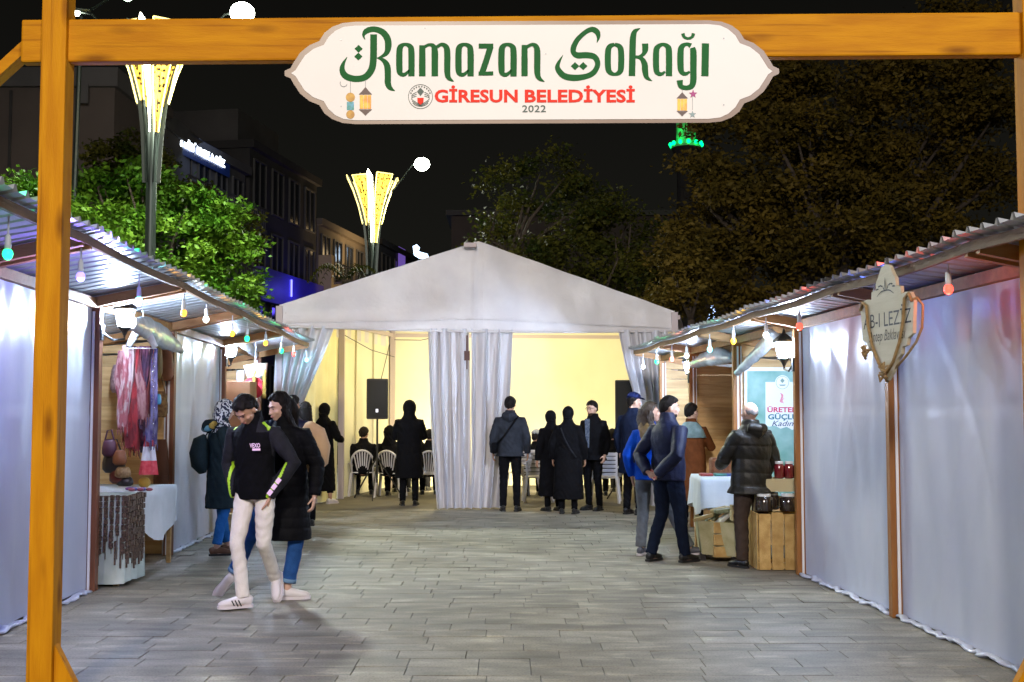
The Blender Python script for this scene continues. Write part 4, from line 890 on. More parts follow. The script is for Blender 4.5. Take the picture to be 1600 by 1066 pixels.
# ------------------------------------------------------------------ chairs
def chair_parts(t, x, y, rot, kind):
    Rm = Matrix.Rotation(rot, 3, 'Z'); o_ = Vector((x,y,0))
    def P(a, b, c): return o_+Rm @ Vector((a,b,c))     # chair back towards -y, seat towards +y
    def bar(n_, a, b, w_, h_): return MB().bar(P(*a), P(*b), w_, h_).build(n_, M_chair, t)
    for sx_ in (-1,1):
        bar('leg', (sx_*.24,-.24,0), (sx_*.20,-.17,.43), .035, .045); bar('leg', (sx_*.25,.24,0), (sx_*.21,.20,.43), .035, .045)
        MB().loft([P(sx_*.23,-.17,.60), P(sx_*.27,0,.63), P(sx_*.27,.16,.62), P(sx_*.25,.2,.43)], [(.028,.012)]*4, 6).build('armrest', M_chair, t, True)
    MB().loft([P(0,-.2,.435), P(0,0,.42), P(0,.22,.44)], [(.21,.012),(.22,.014),(.21,.012)], 12, x=Rm @ Vector((1,0,0))).build('seat', M_chair, t)
    if kind == 'arch':
        pts = [P(.205*math.cos(a), -.2-.09*max(0,math.sin(a)), .60+.24*math.sin(a)) for a in np.linspace(-.25, math.pi+.25, 15)]
        MB().loft([P(.19,-.17,.43)]+pts+[P(-.19,-.17,.43)], [(.020,.014)]*17, 6).build('back_frame', M_chair, t, True)
        for i in range(7):
            a = (i-3)/3; MB().bar(P(.085*a,-.18,.44), P(.15*a,-.27-.0,.60+.24*math.sqrt(1-(.15*a/.205)**2)-.005), .022, .010).build('slat', M_chair, t)
    else:
        for sx_ in (-1,1): bar('back_post', (sx_*.20,-.18,.43), (sx_*.20,-.27,.86), .035, .02)
        for i in range(6): MB().bar(P(-.19,-.20-i*.0145,.49+i*.068), P(.19,-.20-i*.0145,.49+i*.068), .012, .052, (0,0,1)).build('slat', M_chair, t)
def chair(u, v, rot, kind, label):
    p = G(u, v); t = thing('plastic_chair', label, 'chair', p, 'white plastic chairs in the tent'); chair_parts(t, p.x, p.y+.2, rot, kind); return p
chair(565, 776, 0.05, 'arch', 'white arch backed chair leftmost in the tent, under the seated man')
chair(607, 778, -.12, 'arch', 'white arch backed chair second from the left in the tent')
chair(668, 779, .1, 'arch', 'white arch backed chair half hidden by the central curtain')
chair(841, 786, .03, 'slat', 'white horizontally slatted chair beside the man in the grey coat')
chair(947, 787, -.1, 'slat', 'white horizontally slatted chair behind the man with glasses')
chair(818, 778, .5, 'slat', 'white chair mostly hidden behind the man in the grey coat')
# ------------------------------------------------------------------ loudspeakers
def speaker(u, v0, v1, d, rot, label):
    a, b = W(u, v0, d), W(u, v1, d); x, y = a.x, d; t = thing('loudspeaker', label, 'speaker', (x,y,0)); h = a.z-b.z; w_ = h*.27
    Rm = Matrix.Rotation(rot, 3, 'Z')
    def fn(p, q, tt): r = Rm @ Vector((p, q, 0)); return (x+r.x, y+r.y, b.z+tt)
    bevel(MB().prism([(-w_,-.13),(w_,-.13),(w_*.75,.2),(-w_*.75,.2)], fn, 0, h).build('cabinet', M_black, t), .02)
    MB().prism([(-w_*.88,-.14),(w_*.88,-.14),(w_*.88,-.131),(-w_*.88,-.131)], fn, .03, h-.03).build('grille', mat('speaker_grille', (.006,.006,.006), .7), t)
    MB().prism([(-.025,-.146),(.015,-.146),(.015,-.141),(-.025,-.141)], fn, h*.17, h*.25).build('badge', emis('badge_glow', (.8,.8,1), 1.2), t)
    MB().loft([(x,y,.3),(x,y,b.z)], [.018]*2, 8).build('stand_pole', M_black, t)
    for i in range(3):
        an = i*2.09+.5; MB().bar((x,y,.75),(x+.5*math.cos(an),y+.5*math.sin(an),.02),.02,.02).build('stand_leg', M_black, t)
speaker(590, 592, 655, 20.3, .1, 'black loudspeaker on a stand in the left opening of the tent')
speaker(988, 594, 690, 20.0, -.3, 'black loudspeaker partly hidden by the right curtain of the tent')
# ------------------------------------------------------------------ decorative street lights
M_pole = mat('lamp_post_metal', (.03,.04,.035), .4, metal=.5)
M_petal = mat('petal_gold', (.55,.38,.08), .4, emit=(1,.62,.10), estr=1.7)
n = M_petal.node_tree.nodes; L = M_petal.node_tree.links
vo = n.new('ShaderNodeTexVoronoi'); vo.inputs['Scale'].default_value = 11; tcn = n.new('ShaderNodeTexCoord'); L.new(tcn.outputs['Object'], vo.inputs['Vector'])
rp = n.new('ShaderNodeValToRGB'); rp.color_ramp.elements[0].position = .25; rp.color_ramp.elements[0].color = (.02,.012,.002,1); rp.color_ramp.elements[1].position = .45; rp.color_ramp.elements[1].color = (1,.60,.08,1)
L.new(vo.outputs['Distance'], rp.inputs[0]); L.new(rp.outputs[0], n['Principled BSDF'].inputs['Emission Color']); L.new(rp.outputs[0], n['Principled BSDF'].inputs['Base Color'])
M_led = emis('petal_led', (1,.80,.28), 2.2); M_ledc = emis('petal_led_core', (1,.95,.72), 12); M_head = emis('street_lamp_glow', (.95,1,.86), 40)
def streetlight(x, y, ztop, label, armdirs, s_=1.0, rot=0):
    t = thing('street_light', label, 'street light', (x,y,0), 'flower shaped street lights'); zt = ztop
    MB().loft([(x,y,0),(x,y,.3),(x,y,.35),(x,y,zt-3.1),(x,y,zt-.4)], [.16,.16,.10,.10,.08], 14).build('pole', M_pole, t, True)
    prof = [(.17,-3.0),(.19,-2.5),(.22,-2.0),(.28,-1.45),(.41,-.9),(.58,-.4),(.76,0)]
    def pr(h):
        for i in range(len(prof)-1):
            if prof[i][1] <= h <= prof[i+1][1]: k = (h-prof[i][1])/(prof[i+1][1]-prof[i][1]); return prof[i][0]+(prof[i+1][0]-prof[i][0])*k
        return prof[-1][0]
    for q in range(6):
        an = rot+q*math.pi/3; cA, sA = math.cos(an), math.sin(an); low = -1.45 if q != 5 else -2.05
        def pt(r, s2, h): return (x+cA*r-sA*s2, y+sA*r+cA*s2, zt+h)
        hs = np.linspace(low, 0 if q%2 else -.06, 12); wd = [.04+.23*max(0,(h-low)/(-low))**1.2 for h in hs]
        pet = MB().add([pt(pr(h), sg*w_, h) for h, w_ in zip(hs, wd) for sg in (-1,1)], [(2*i,2*i+1,2*i+3,2*i+2) for i in range(11)]).build('petal', M_petal, t)
        for sg in (-1,1):
            MB().loft([pt(pr(h)+.012, sg*w_, h) for h, w_ in zip(hs, wd)], [.016]*12, 6).build('led_edge', M_led, pet)
        MB().loft([pt(pr(0)+.012, s2, hs[-1]) for s2 in np.linspace(-wd[-1], wd[-1], 4)], [.016]*4, 6).build('led_edge', M_led, pet)
        hs2 = np.linspace(-3.0, 0, 14)
        MB().add([pt(pr(h)+dx_, .0+.012*sg, h) for h in hs2 for sg in (-1,1) for dx_ in (-.0, -.07)], [(4*i+a,4*i+b,4*i+4+b,4*i+4+a) for i in range(13) for a,b in ((0,1),(1,3),(3,2),(2,0))]).build('rib', M_pole, t)
    # bright core facing the street
    MB().loft([(x+.01,y-.2,zt-2.05),(x+.01,y-.26,zt-1.4),(x,y-.42,zt-.7),(x-.02,y-.62,zt-.08),(x-.06,y-.66,zt+.12)], [(.012,.01),(.035,.02),(.075,.03),(.10,.03),(.012,.01)], 8).build('light_core', M_ledc, t, True)
    lamp('flower_glow', 'POINT', (x,y-.9,zt-.3), 60, (1,.8,.4), .4)
    for (ux, uy, hz, ln, on) in armdirs:
        lr = 1.5 if ux > 0 else .45
        e = Vector((x+ux*ln, y+uy*ln, zt+hz))
        MB().loft([(x,y,zt-1.0),(x+ux*ln*.45,y+uy*ln*.45,zt-.35),(x+ux*ln*.8,y+uy*ln*.8,e.z-.03),tuple(e+Vector((ux*.05,0,.03)))], [.03,.028,.024,.02], 8).build('arm', M_pole, t, True)
        hd = MB().loft([e+Vector((-ux*.25,0,.05)), e+Vector((0,0,.05)), e+Vector((ux*.25,0,.04))], [(.04,.03),(.12,.05),(.03,.02)], 10, x=(0,1,0)).build('lamp_head', M_pole, t, True)
        MB().ell(e+Vector((0,-.02,-.01)), (.16*lr,.14*lr,.135*lr), n=14, m=8).build('lamp_lens', M_head, hd, True)
        lamp('street_lamp_light', 'SPOT', e+Vector((0,0,-.25)), on, (.93,1.0,.84), .45, (e.x-.1,e.y-3.4,0), spot_size=R(150), spot_blend=.6)
p1 = W(241,47,22.0); streetlight(p1.x, 22.0, p1.z, 'nearer flower shaped street light on the left, top hidden by the gateway beam', [(1,-.02,.33,1.72,4800),(-1,-.02,.33,1.5,2000)], rot=.10)
p2 = W(582,277,35.0); streetlight(p2.x, 35.0, p2.z, 'farther flower shaped street light glowing above the tent roof', [(1,-.02,.40,1.52,2200)], rot=.10)
# bright lamp just at the top edge of the photo
c = W(199,-4,24); t = thing('hanging_lamp', 'small street lamp at the top edge of the photo, right of the left post', 'street light', c)
MB().ell(c, (.10,.10,.08), n=12, m=8).build('lens', emis('dim_lamp_glow', (.7,1,.7), 14), t, True); MB().loft([c+Vector((-.3,.1,.1)), c+Vector((0,0,.09)), c+Vector((.12,0,.08))], [.03,.05,.02], 8).build('lamp_head', M_pole, t)
MB().loft([c+Vector((-.3,.1,.1)), (c.x-1.2, 24.6, c.z-.2), (c.x-1.4, 24.7, 0)], [.03,.05,.07], 8).build('pole', M_pole, t)
# ------------------------------------------------------------------ buildings
M_b1 = mat('render_brown', (.085,.066,.058), .85, (.11,.085,.072), .5, bump=.15, bscale=6); M_b2 = mat('render_grey', (.085,.08,.078), .85, (.12,.112,.11), .5)
M_b3 = mat('render_dark', (.035,.033,.033), .85, (.05,.046,.045), .5); M_b4 = mat('render_cream', (.15,.125,.095), .85, (.19,.155,.12), .5)
M_glass = mat('dark_glass', (.012,.015,.02), .12, spec=.8); M_frame = mat('window_frame', (.08,.076,.073), .6); M_rail = mat('balcony_rail', (.06,.055,.06), .6)
def FX(d): return -20+.167*d
tv = Vector((.1647,.9863,0)); nv = Vector((.9863,-.1647,0))
def fac(s, k, z): p = Vector((FX(40),40,0))+tv*s+nv*k; return (p.x, p.y, z)
def fbox(mb, s0, s1, k0, k1, z0, z1):
    P = [fac(s,k,z) for z in (z0,z1) for s,k in ((s0,k0),(s1,k0),(s1,k1),(s0,k1))]
    return mb.add(P, [(0,3,2,1),(4,5,6,7),(0,1,5,4),(1,2,6,5),(2,3,7,6),(3,0,4,7)])
def building(name, s0, s1, H, depth, mw, label, floors, nwin, z0=1.0, balc=False, parapet=True, wm=None, k=0, front=True):
    t = thing(name, label, 'building', fac((s0+s1)/2, 0, 0))
    fbox(MB(), s0, s1, -depth, k, -.05, H).build('wall', mw, t)
    if parapet: fbox(MB(), s0-.15, s1+.15, -depth-.15, k+.25, H, H+.35).build('cornice', mw, t)
    fh = (H-z0)/floors; ww = (s1-s0)/nwin
    for f in range(floors):
        zb = z0+f*fh
        for i in range(nwin):
            sa = s0+i*ww+ww*.2; sb = s0+(i+1)*ww-ww*.2
            fr = MB()
            for (a,b,c_,d_) in ((sa-.07,sa,zb+.55,zb+fh*.85),(sb,sb+.07,zb+.55,zb+fh*.85),(sa-.07,sb+.07,zb+.48,zb+.55),(sa-.07,sb+.07,zb+fh*.85,zb+fh*.85+.08)): fbox(fr, a, b, k+.002, k+.09, c_, d_)
            fbox(fr, (sa+sb)/2-.03, (sa+sb)/2+.03, k+.03, k+.08, zb+.55, zb+fh*.85)
            w_ = fr.build('window', M_frame, t)
            fbox(MB(), sa, sb, k+.004, k+.03, zb+.55, zb+fh*.85).build('pane', (wm or M_glass), w_)
        if balc and f < floors:
            b = fbox(MB(), s0+.4, s1-.4, k, k+1.2, zb-.02, zb+.12).build('balcony', mw, t)
            mb = MB(); fbox(mb, s0+.4, s1-.4, k+1.15, k+1.2, zb+.95, zb+1.02)
            for q in np.arange(s0+.45, s1-.45, .22): fbox(mb, q, q+.03, k+1.16, k+1.19, zb+.12, zb+.95)
            mb.build('railing', M_rail, b)
    return t
# plain end wall at the far left (faces the street head on)
b1 = thing('apartment_block', 'tall plain brown end wall of a block at the far left behind the gateway post', 'building', (-16,38,0))
za = W(20,108,36).z; MB().box(-26,-12.6,36,46,-.05,za-.6).build('wall', M_b1, b1); MB().box(-26.2,-12.45,35.8,46.2,za-.6,za).build('parapet', M_b2, b1)
c0, c1 = W(190,138,37), W(214,160,37); MB().box(c0.x-.8,c1.x,38,41,za,c0.z).build('roof_room', M_b1, b1)
MB().box(W(128,0,36).x,W(146,0,36).x,35.7,35.78,W(0,165,36).z,W(0,135,36).z).build('vent_box', M_b2, b1)
for q in range(4):
    x = W(8+q*14,0,36).x
    if q in (1,): MB().loft([(x,35.95,0),(x,35.95,za-.7)], [.05]*2, 6).build('drain_pipe', M_b3, b1)
b1b = thing('shop_block', 'low block with a dark blue awning band just left of the nearer street light', 'building', (-13,41,0))
MB().box(W(172,0,40).x,W(246,0,40).x,40,47,-.05,W(0,178,40).z).build('wall', M_b2, b1b)
MB().box(W(173,0,40).x,W(222,0,40).x,39.1,39.98,W(0,213,40).z,W(0,180,40).z).build('awning', mat('navy_awning', (.012,.018,.035), .5), b1b)
MB().box(W(170,0,40).x,W(250,0,40).x,39.5,47,W(0,178,40).z+.005,W(0,170,40).z).build('roof_slab', M_b2, b1b)
B2 = building('apartment_block', 1.5, 10.0, W(330,228,46).z-.4, 9, M_b2, 'grey block carrying the bright white rooftop letters', 4, 5, 1.2, True)
# roof sign with lit letters
zs = 11.7
def LT(a, b, k=0): return fac(a, .22+k, b)
sg_ = thing('rooftop_sign', 'glowing white letters on a dark blue board along the roof of the grey block', 'sign', LT(5, zs))
fbox(MB(), 2.2, 7.9, .16, .20, zs-.42, zs+.50).build('board', mat('navy_board', (.01,.02,.08), .4, emit=(.02,.08,.5), estr=.05), sg_)
M_let = emis('letter_white', (.80,.90,1.0), 9)
v, f = textmesh('İlaç BÖLÜNMEZ & GÖZ', .05); mk('lit_letters', [LT(2.7+4.6*a, zs-.22+.50*b_, .03) for a, b_ in v], f, M_let, sg_)
lamp('letter_glow', 'AREA', fac(5.0, 1.0, zs), 20, (.45,.6,1), 3, fac(5.8, 0, zs-2))
B3 = building('office_block', 10.5, 19.4, W(440,238,53).z-.4, 10, M_b3, 'dark office block with a violet blue lit band low on its front', 4, 4, 1.0, False)
fbox(MB(), 10.8, 19.2, .1, .5, 6.4, 7.9).build('shop_band', mat('violet_band', (.10,.08,.35), .5), B3)
fbox(MB(), 14.4, 14.5, .51, .56, 6.9, 7.7).build('neon_tube', emis('neon_blue', (.10,.10,1), 6), B3)
lamp('neon_glow', 'POINT', fac(14.6, 1.6, 7.2), 60, (.10,.09,1), .3); lamp('neon_glow', 'POINT', fac(17.5, 1.8, 6.6), 35, (.13,.09,1), .3)
fbox(MB(), 11.5, 16.5, -8, -1, 13.0, 15.2).build('roof_room', M_b2, B3)
B4 = building('balcony_block', 19.8, 30.0, W(545,352,62).z-.4, 9, M_b4, 'cream block with tall windows and a warm lit cornice behind the tent', 3, 5, 2.0, True)
fbox(MB(), 19.8, 20.5, .0, .7, 0, 9.6).build('pilaster', mat('pilaster_cream', (.5,.38,.2), .8), B4)
lamp('pilaster_uplight', 'SPOT', fac(20.1, 2.6, .8), 2500, (1,.72,.33), .15, fac(20.15, .6, 7), spot_size=R(40), spot_blend=.7)
lamp('cornice_light', 'AREA', fac(25, 1.9, 10.6), 130, (1,.68,.32), 4, fac(25, 0, 12.2))
B5 = building('corner_block', 31.0, 43.0, W(620,372,72).z-.6, 9, M_b3, 'dark block with a violet lit window left of the tent ridge', 3, 4, 1.5, False)
fbox(MB(), 35.2, 36.8, .1, .16, 8.0, 12.2).build('lit_panel', emis('violet_panel', (.16,.09,.42), .75), B5)
c = W(655,395,70); s2 = thing('distant_sign', 'small bright bluish white sign on a roof left of the tent peak', 'sign', c)
MB().box(c.x-.1,c.x+.1,70.3,70.5,0,c.z-.4).build('support', M_b3, s2)
v, f = textmesh('a', .04); mb = MB(); mb.prism([(645,385),(651,382),(656,387),(654,393),(668,397),(671,406),(655,404),(647,399)], lambda a,b,t: tuple(W(a,b,70+t)), 0, .15); mb.build('lit_face', emis('sign_cold', (.55,.75,1), 5), s2)
# pale buildings glimpsed behind the middle trees
B6 = thing('stone_building', 'faint stone building with dim windows behind the trees right of the tent peak', 'building', (4,66,0))
MB().box(-3.5,14,66,76,-.05,W(0,338,66).z).build('wall', M_b1, B6); MB().box(-3.8,14.3,65.6,76,W(0,338,66).z,W(0,330,66).z).build('cornice', M_b2, B6)
for i in range(7):
    for j in range(2):
        x = -2.5+i*2.3; z = 5.2+j*3.2; fr = MB().box(x-.06,x+1.16,65.9,66.02,z-.06,z+1.86).build('window', M_frame, B6); MB().box(x,x+1.1,65.87,65.899,z,z+1.8).build('pane', M_glass, B6)
# minaret-like tower lit green
M_gr = mat('green_lit_stone', (.35,.45,.35), .6, emit=(0,1,.12), estr=1.0)
n = M_gr.node_tree.nodes; L = M_gr.node_tree.links
vo = n.new('ShaderNodeTexVoronoi'); vo.inputs['Scale'].default_value = 2.2; tcn = n.new('ShaderNodeTexCoord'); L.new(tcn.outputs['Object'], vo.inputs['Vector']); rp = n.new('ShaderNodeValToRGB')
rp.color_ramp.elements[0].color = (0,1,.10,1); rp.color_ramp.elements[1].position = .7; rp.color_ramp.elements[1].color = (0,.10,.01,1); L.new(vo.outputs['Distance'], rp.inputs[0]); L.new(rp.outputs[0], n['Principled BSDF'].inputs['Emission Color'])
c = W(1072,215,60); mi = thing('minaret', 'slender tower with a green lit balcony behind the trees', 'tower', (c.x,60,0)); zb = W(0,232,60).z
MB().loft([(c.x,60,0),(c.x,60,zb-.6),(c.x,60,zb)], [.5,.5,.8], 16).build('shaft', M_b3, mi)
MB().loft([(c.x,60,zb),(c.x,60,zb+.12)], [.80,.80], 20).build('balcony', M_gr, mi); MB().loft([(c.x,60,zb+.12),(c.x,60,zb+3.4)], [.52,.50], 16).build('lantern_stage', M_gr, mi)
MB().loft([(c.x,60,zb+3.4),(c.x,60,zb+3.7),(c.x,60,zb+6.5)], [.7,.5,.03], 16).build('spire', M_b3, mi)
for i in range(12):
    a = i*math.pi/6; MB().ell((c.x+.82*math.cos(a), 60+.82*math.sin(a), zb+.2), (.10,.10,.12), n=8, m=6).build('green_lamp', emis('green_lamp', (0,1,.2), 4), mi)
# blue star decoration behind the right stalls
c = W(1113,492,40); bs = thing('fairy_light_tree', 'tiny blue white fairy lights in a cone behind the right stalls', 'lights', (c.x,40,0))
MB().loft([(c.x,40,0),(c.x,40,c.z+.6)], [.03,.02], 6).build('stem', M_black, bs); mb = MB(); r_ = np.random.default_rng(3)
for i in range(30):
    h = r_.uniform(0,1); a = r_.uniform(0,6.28); rr = .26*(1-h); mb.ell((c.x+rr*math.cos(a), 40+rr*math.sin(a), c.z-.55+h*1.0), (.022,.022,.022), n=6, m=4)
mb.build('fairy_light', emis('fairy', (.45,.6,1), 3), bs)
# ------------------------------------------------------------------ trees
def leafmat(nm, c1, c2, rough=.6):
    m = mat(nm, c1, rough, c2, 1.3, rnd=0, detail=3, trans=.22, spec=.12); return m
def tree(name, label, base, blobs, nleaf, ls, ml, mbk, seed, trunk_r=.14, clump=.32, group=None, cden=110):
    r = np.random.default_rng(seed); t = thing(name, label, 'tree', base, group); base = Vector(base)
    top = Vector(blobs[0][0]); mb = MB(); fork = base.lerp(Vector((base.x, base.y, min(b_[0][2]-b_[1][2] for b_ in blobs))), .95); fork.z = max(fork.z, base.z+1.6)
    mb.loft([base, base.lerp(fork,.5)+Vector((.05,.02,0)), fork], [trunk_r*1.3, trunk_r, trunk_r*.85], 10)
    for c, rad in blobs:
        c = Vector(c)
        for q in range(3):
            e = c+Vector((r.uniform(-.5,.5)*rad[0], r.uniform(-.5,.5)*rad[1], r.uniform(-.3,.6)*rad[2])); m_ = fork.lerp(e,.5)+Vector((r.uniform(-.3,.3),r.uniform(-.3,.3),.2))
            mb.loft([fork, m_, e], [trunk_r*.6, trunk_r*.35, trunk_r*.1], 6)
    mb.build('trunk', mbk, t, True)
    vol = np.array([b_[1][0]*b_[1][1]*b_[1][2] for b_ in blobs])**(2/3); cnt = (vol/vol.sum()*nleaf).astype(int); C = []
    for (c, rad), n_ in zip(blobs, cnt):
        nc = max(4, n_//cden); d = r.normal(size=(nc,3)); d /= np.linalg.norm(d, axis=1)[:,None]; rr = r.uniform(.35,1.0,nc)**.45
        cen = np.array(c)+d*rr[:,None]*np.array(rad)*(1+.16*np.sin(d[:,0:1]*5+seed)+.14*np.sin(d[:,2:3]*7+d[:,1:2]*4))
        k = r.integers(0,nc,n_); C.append(cen[k]+r.normal(size=(n_,3))*clump*.5*np.array([1,1,.6]))
    C = np.concatenate(C); n_ = len(C)
    a = r.normal(size=(n_,3)); a[:,2] *= .6; a /= np.linalg.norm(a,axis=1)[:,None]; b_ = np.cross(a, r.normal(size=(n_,3))); b_ /= np.linalg.norm(b_,axis=1)[:,None]
    s1 = ls*r.uniform(.6,1.3,n_)[:,None]; s2 = s1*.52; cup = np.cross(a,b_)*s1*.15
    V = np.stack([C-a*s1, C+b_*s2+cup, C+a*s1, C-b_*s2+cup], 1).reshape(-1,3)-np.array(base)
    me = bpy.data.meshes.new('crown'); me.vertices.add(4*n_); me.vertices.foreach_set('co', V.ravel()); me.loops.add(4*n_); me.loops.foreach_set('vertex_index', np.arange(4*n_))
    me.polygons.add(n_); me.polygons.foreach_set('loop_start', np.arange(0,4*n_,4)); me.update(calc_edges=True); me.materials.append(ml)
    o = bpy.data.objects.new('crown', me); COL.objects.link(o); o.parent = t; return t
M_bark = mat('bark', (.045,.032,.022), .9, (.08,.06,.045), 8, bump=.5)
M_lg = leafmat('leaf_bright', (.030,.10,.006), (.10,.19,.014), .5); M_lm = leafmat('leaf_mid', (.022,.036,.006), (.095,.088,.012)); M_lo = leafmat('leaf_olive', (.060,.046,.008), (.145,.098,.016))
def BB(u, v, d, rx, ry, rz): return (tuple(W(u, v, d)), (rx, ry, rz))
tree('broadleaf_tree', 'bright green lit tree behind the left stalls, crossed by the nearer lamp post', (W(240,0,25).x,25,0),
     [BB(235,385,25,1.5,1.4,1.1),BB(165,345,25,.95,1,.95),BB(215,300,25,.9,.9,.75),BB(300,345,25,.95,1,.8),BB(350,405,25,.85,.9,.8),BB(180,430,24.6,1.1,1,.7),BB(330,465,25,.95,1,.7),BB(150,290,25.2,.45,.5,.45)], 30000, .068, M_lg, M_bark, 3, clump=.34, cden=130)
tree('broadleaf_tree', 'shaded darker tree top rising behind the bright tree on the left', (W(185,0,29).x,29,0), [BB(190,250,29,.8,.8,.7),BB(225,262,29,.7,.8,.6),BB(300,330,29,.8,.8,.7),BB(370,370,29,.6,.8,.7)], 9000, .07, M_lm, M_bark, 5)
tree('broadleaf_tree', 'small leafy treetop between the stall roof and the left gateway post', (W(38,0,21).x,21,0), [BB(40,300,21,.30,.4,.30),BB(62,335,21,.4,.4,.35)], 2200, .06, M_lg, M_bark, 6)
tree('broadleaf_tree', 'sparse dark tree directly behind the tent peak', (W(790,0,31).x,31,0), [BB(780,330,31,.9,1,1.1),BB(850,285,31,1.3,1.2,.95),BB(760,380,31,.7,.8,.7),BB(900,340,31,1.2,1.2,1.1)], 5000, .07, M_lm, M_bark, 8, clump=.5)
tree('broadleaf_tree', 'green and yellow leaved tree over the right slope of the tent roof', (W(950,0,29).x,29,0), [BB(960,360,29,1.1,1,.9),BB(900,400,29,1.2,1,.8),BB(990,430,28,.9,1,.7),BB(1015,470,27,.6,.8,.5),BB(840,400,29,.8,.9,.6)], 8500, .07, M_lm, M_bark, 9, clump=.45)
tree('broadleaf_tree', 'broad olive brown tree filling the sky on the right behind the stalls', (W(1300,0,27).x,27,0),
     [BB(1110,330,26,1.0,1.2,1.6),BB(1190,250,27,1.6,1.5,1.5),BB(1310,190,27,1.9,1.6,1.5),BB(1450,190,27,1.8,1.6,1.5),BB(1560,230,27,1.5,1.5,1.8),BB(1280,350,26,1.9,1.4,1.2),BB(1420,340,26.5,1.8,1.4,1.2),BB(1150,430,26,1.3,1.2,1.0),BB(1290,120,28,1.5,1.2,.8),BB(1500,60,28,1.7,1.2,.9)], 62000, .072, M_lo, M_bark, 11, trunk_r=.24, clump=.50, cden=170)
tree('broadleaf_tree', 'yellow green low tree between the tent corner and the right stalls', (W(1075,0,23).x,23,0), [BB(1065,400,23.5,.45,.7,.8),BB(1060,455,23,.5,.6,.4)], 5000, .06, M_lo, M_bark, 12, trunk_r=.08)
# palm-like plant behind the tent roof on the left
c = W(540,420,30); pt_ = thing('palm_tree', 'small palm with drooping green fronds above the left tent roof', 'palm tree', (c.x,30,0)); MB().loft([(c.x,30,0),(c.x,30,c.z-.3)], [.14,.10], 10).build('trunk', M_bark, pt_)
for i in range(16):
    a = i*.3927+.1; ln = 1.0+.2*math.sin(i*2.1); mb = MB()
    for k in range(12):
        t0 = k/12; p = Vector((c.x+math.cos(a)*ln*t0, 30+math.sin(a)*ln*t0, c.z-.3+.55*math.sin(t0*2.4)-.5*t0*t0))
        for sg in (-1,1): q = p+Vector((-math.sin(a)*sg*.16*(1-t0*.5), math.cos(a)*sg*.16*(1-t0*.5), -.10)); mb.add([p, p+Vector((math.cos(a)*.05,math.sin(a)*.05,0)), q], [(0,1,2)])
    mb.build('frond', M_lm, pt_)
# ------------------------------------------------------------------ people
RM = []
def V3(*a): return Vector(a)
def remesh(mb, name, m, parent, vox, sm=2, post=None, mats=None, midx=None):
    o = mk(name, mb.v, mb.f, m, parent, True, local=True, mats=mats); RM.append((o, vox, sm, post, midx)); return o
M_skin = mat('skin', (.42,.22,.14), .5, (.47,.26,.17), 12); M_skin2 = mat('skin_fair', (.52,.31,.23), .5, (.57,.35,.26), 12)
M_hair = mat('black_hair', (.005,.004,.004), .65, (.012,.009,.008), 40, (1,1,.2), .8, 60, spec=.12); M_hairr = mat('dark_brown_hair', (.022,.013,.008), .6, (.04,.024,.014), 40, (1,1,.2), .5, 60); M_hairb = mat('brown_hair', (.10,.06,.02), .45, (.30,.20,.07), 6, (1,1,.3), .5, 60); M_hairg = mat('grey_hair', (.16,.15,.15), .6, (.25,.24,.24), 30, bump=.4)
def cl(nm, c, rough=.85, f=1.35, bump=.35, **k): return mat(nm, c, rough, tuple(min(1,x*f) for x in c), 12, bump=bump, bscale=60, spec=k.pop('spec', .06 if rough > .6 else .3), **k)
M_eye = mat('eye_dark', (.015,.01,.008), .2); M_lip = mat('lips', (.36,.12,.10), .5)
def wr(amp=.005, fr=1.0, quilt=0, qp=.085, seed=0):
    def f(co, nr, s):
        x, y, z = co[:,0]/s, co[:,1]/s, co[:,2]/s
        m_ = .5+.5*np.sin(7*z+9*x+seed); w_ = m_*np.sin(55*fr*z+34*x+4*np.sin(19*x+seed)+3*np.sin(23*y+9*z))*.4+np.sin(23*fr*z-41*x+32*y+seed*2+2*np.sin(30*z))*.3*(1-m_)+np.sin(90*x+48*z*fr+31*y)*.2
        d = amp*w_
        if quilt: d = d*.5+quilt*(np.abs(np.sin(math.pi*z/qp+.15*np.sin(9*x)))**.55-.7)
        return co+nr*(d*s)[:,None]
    return f
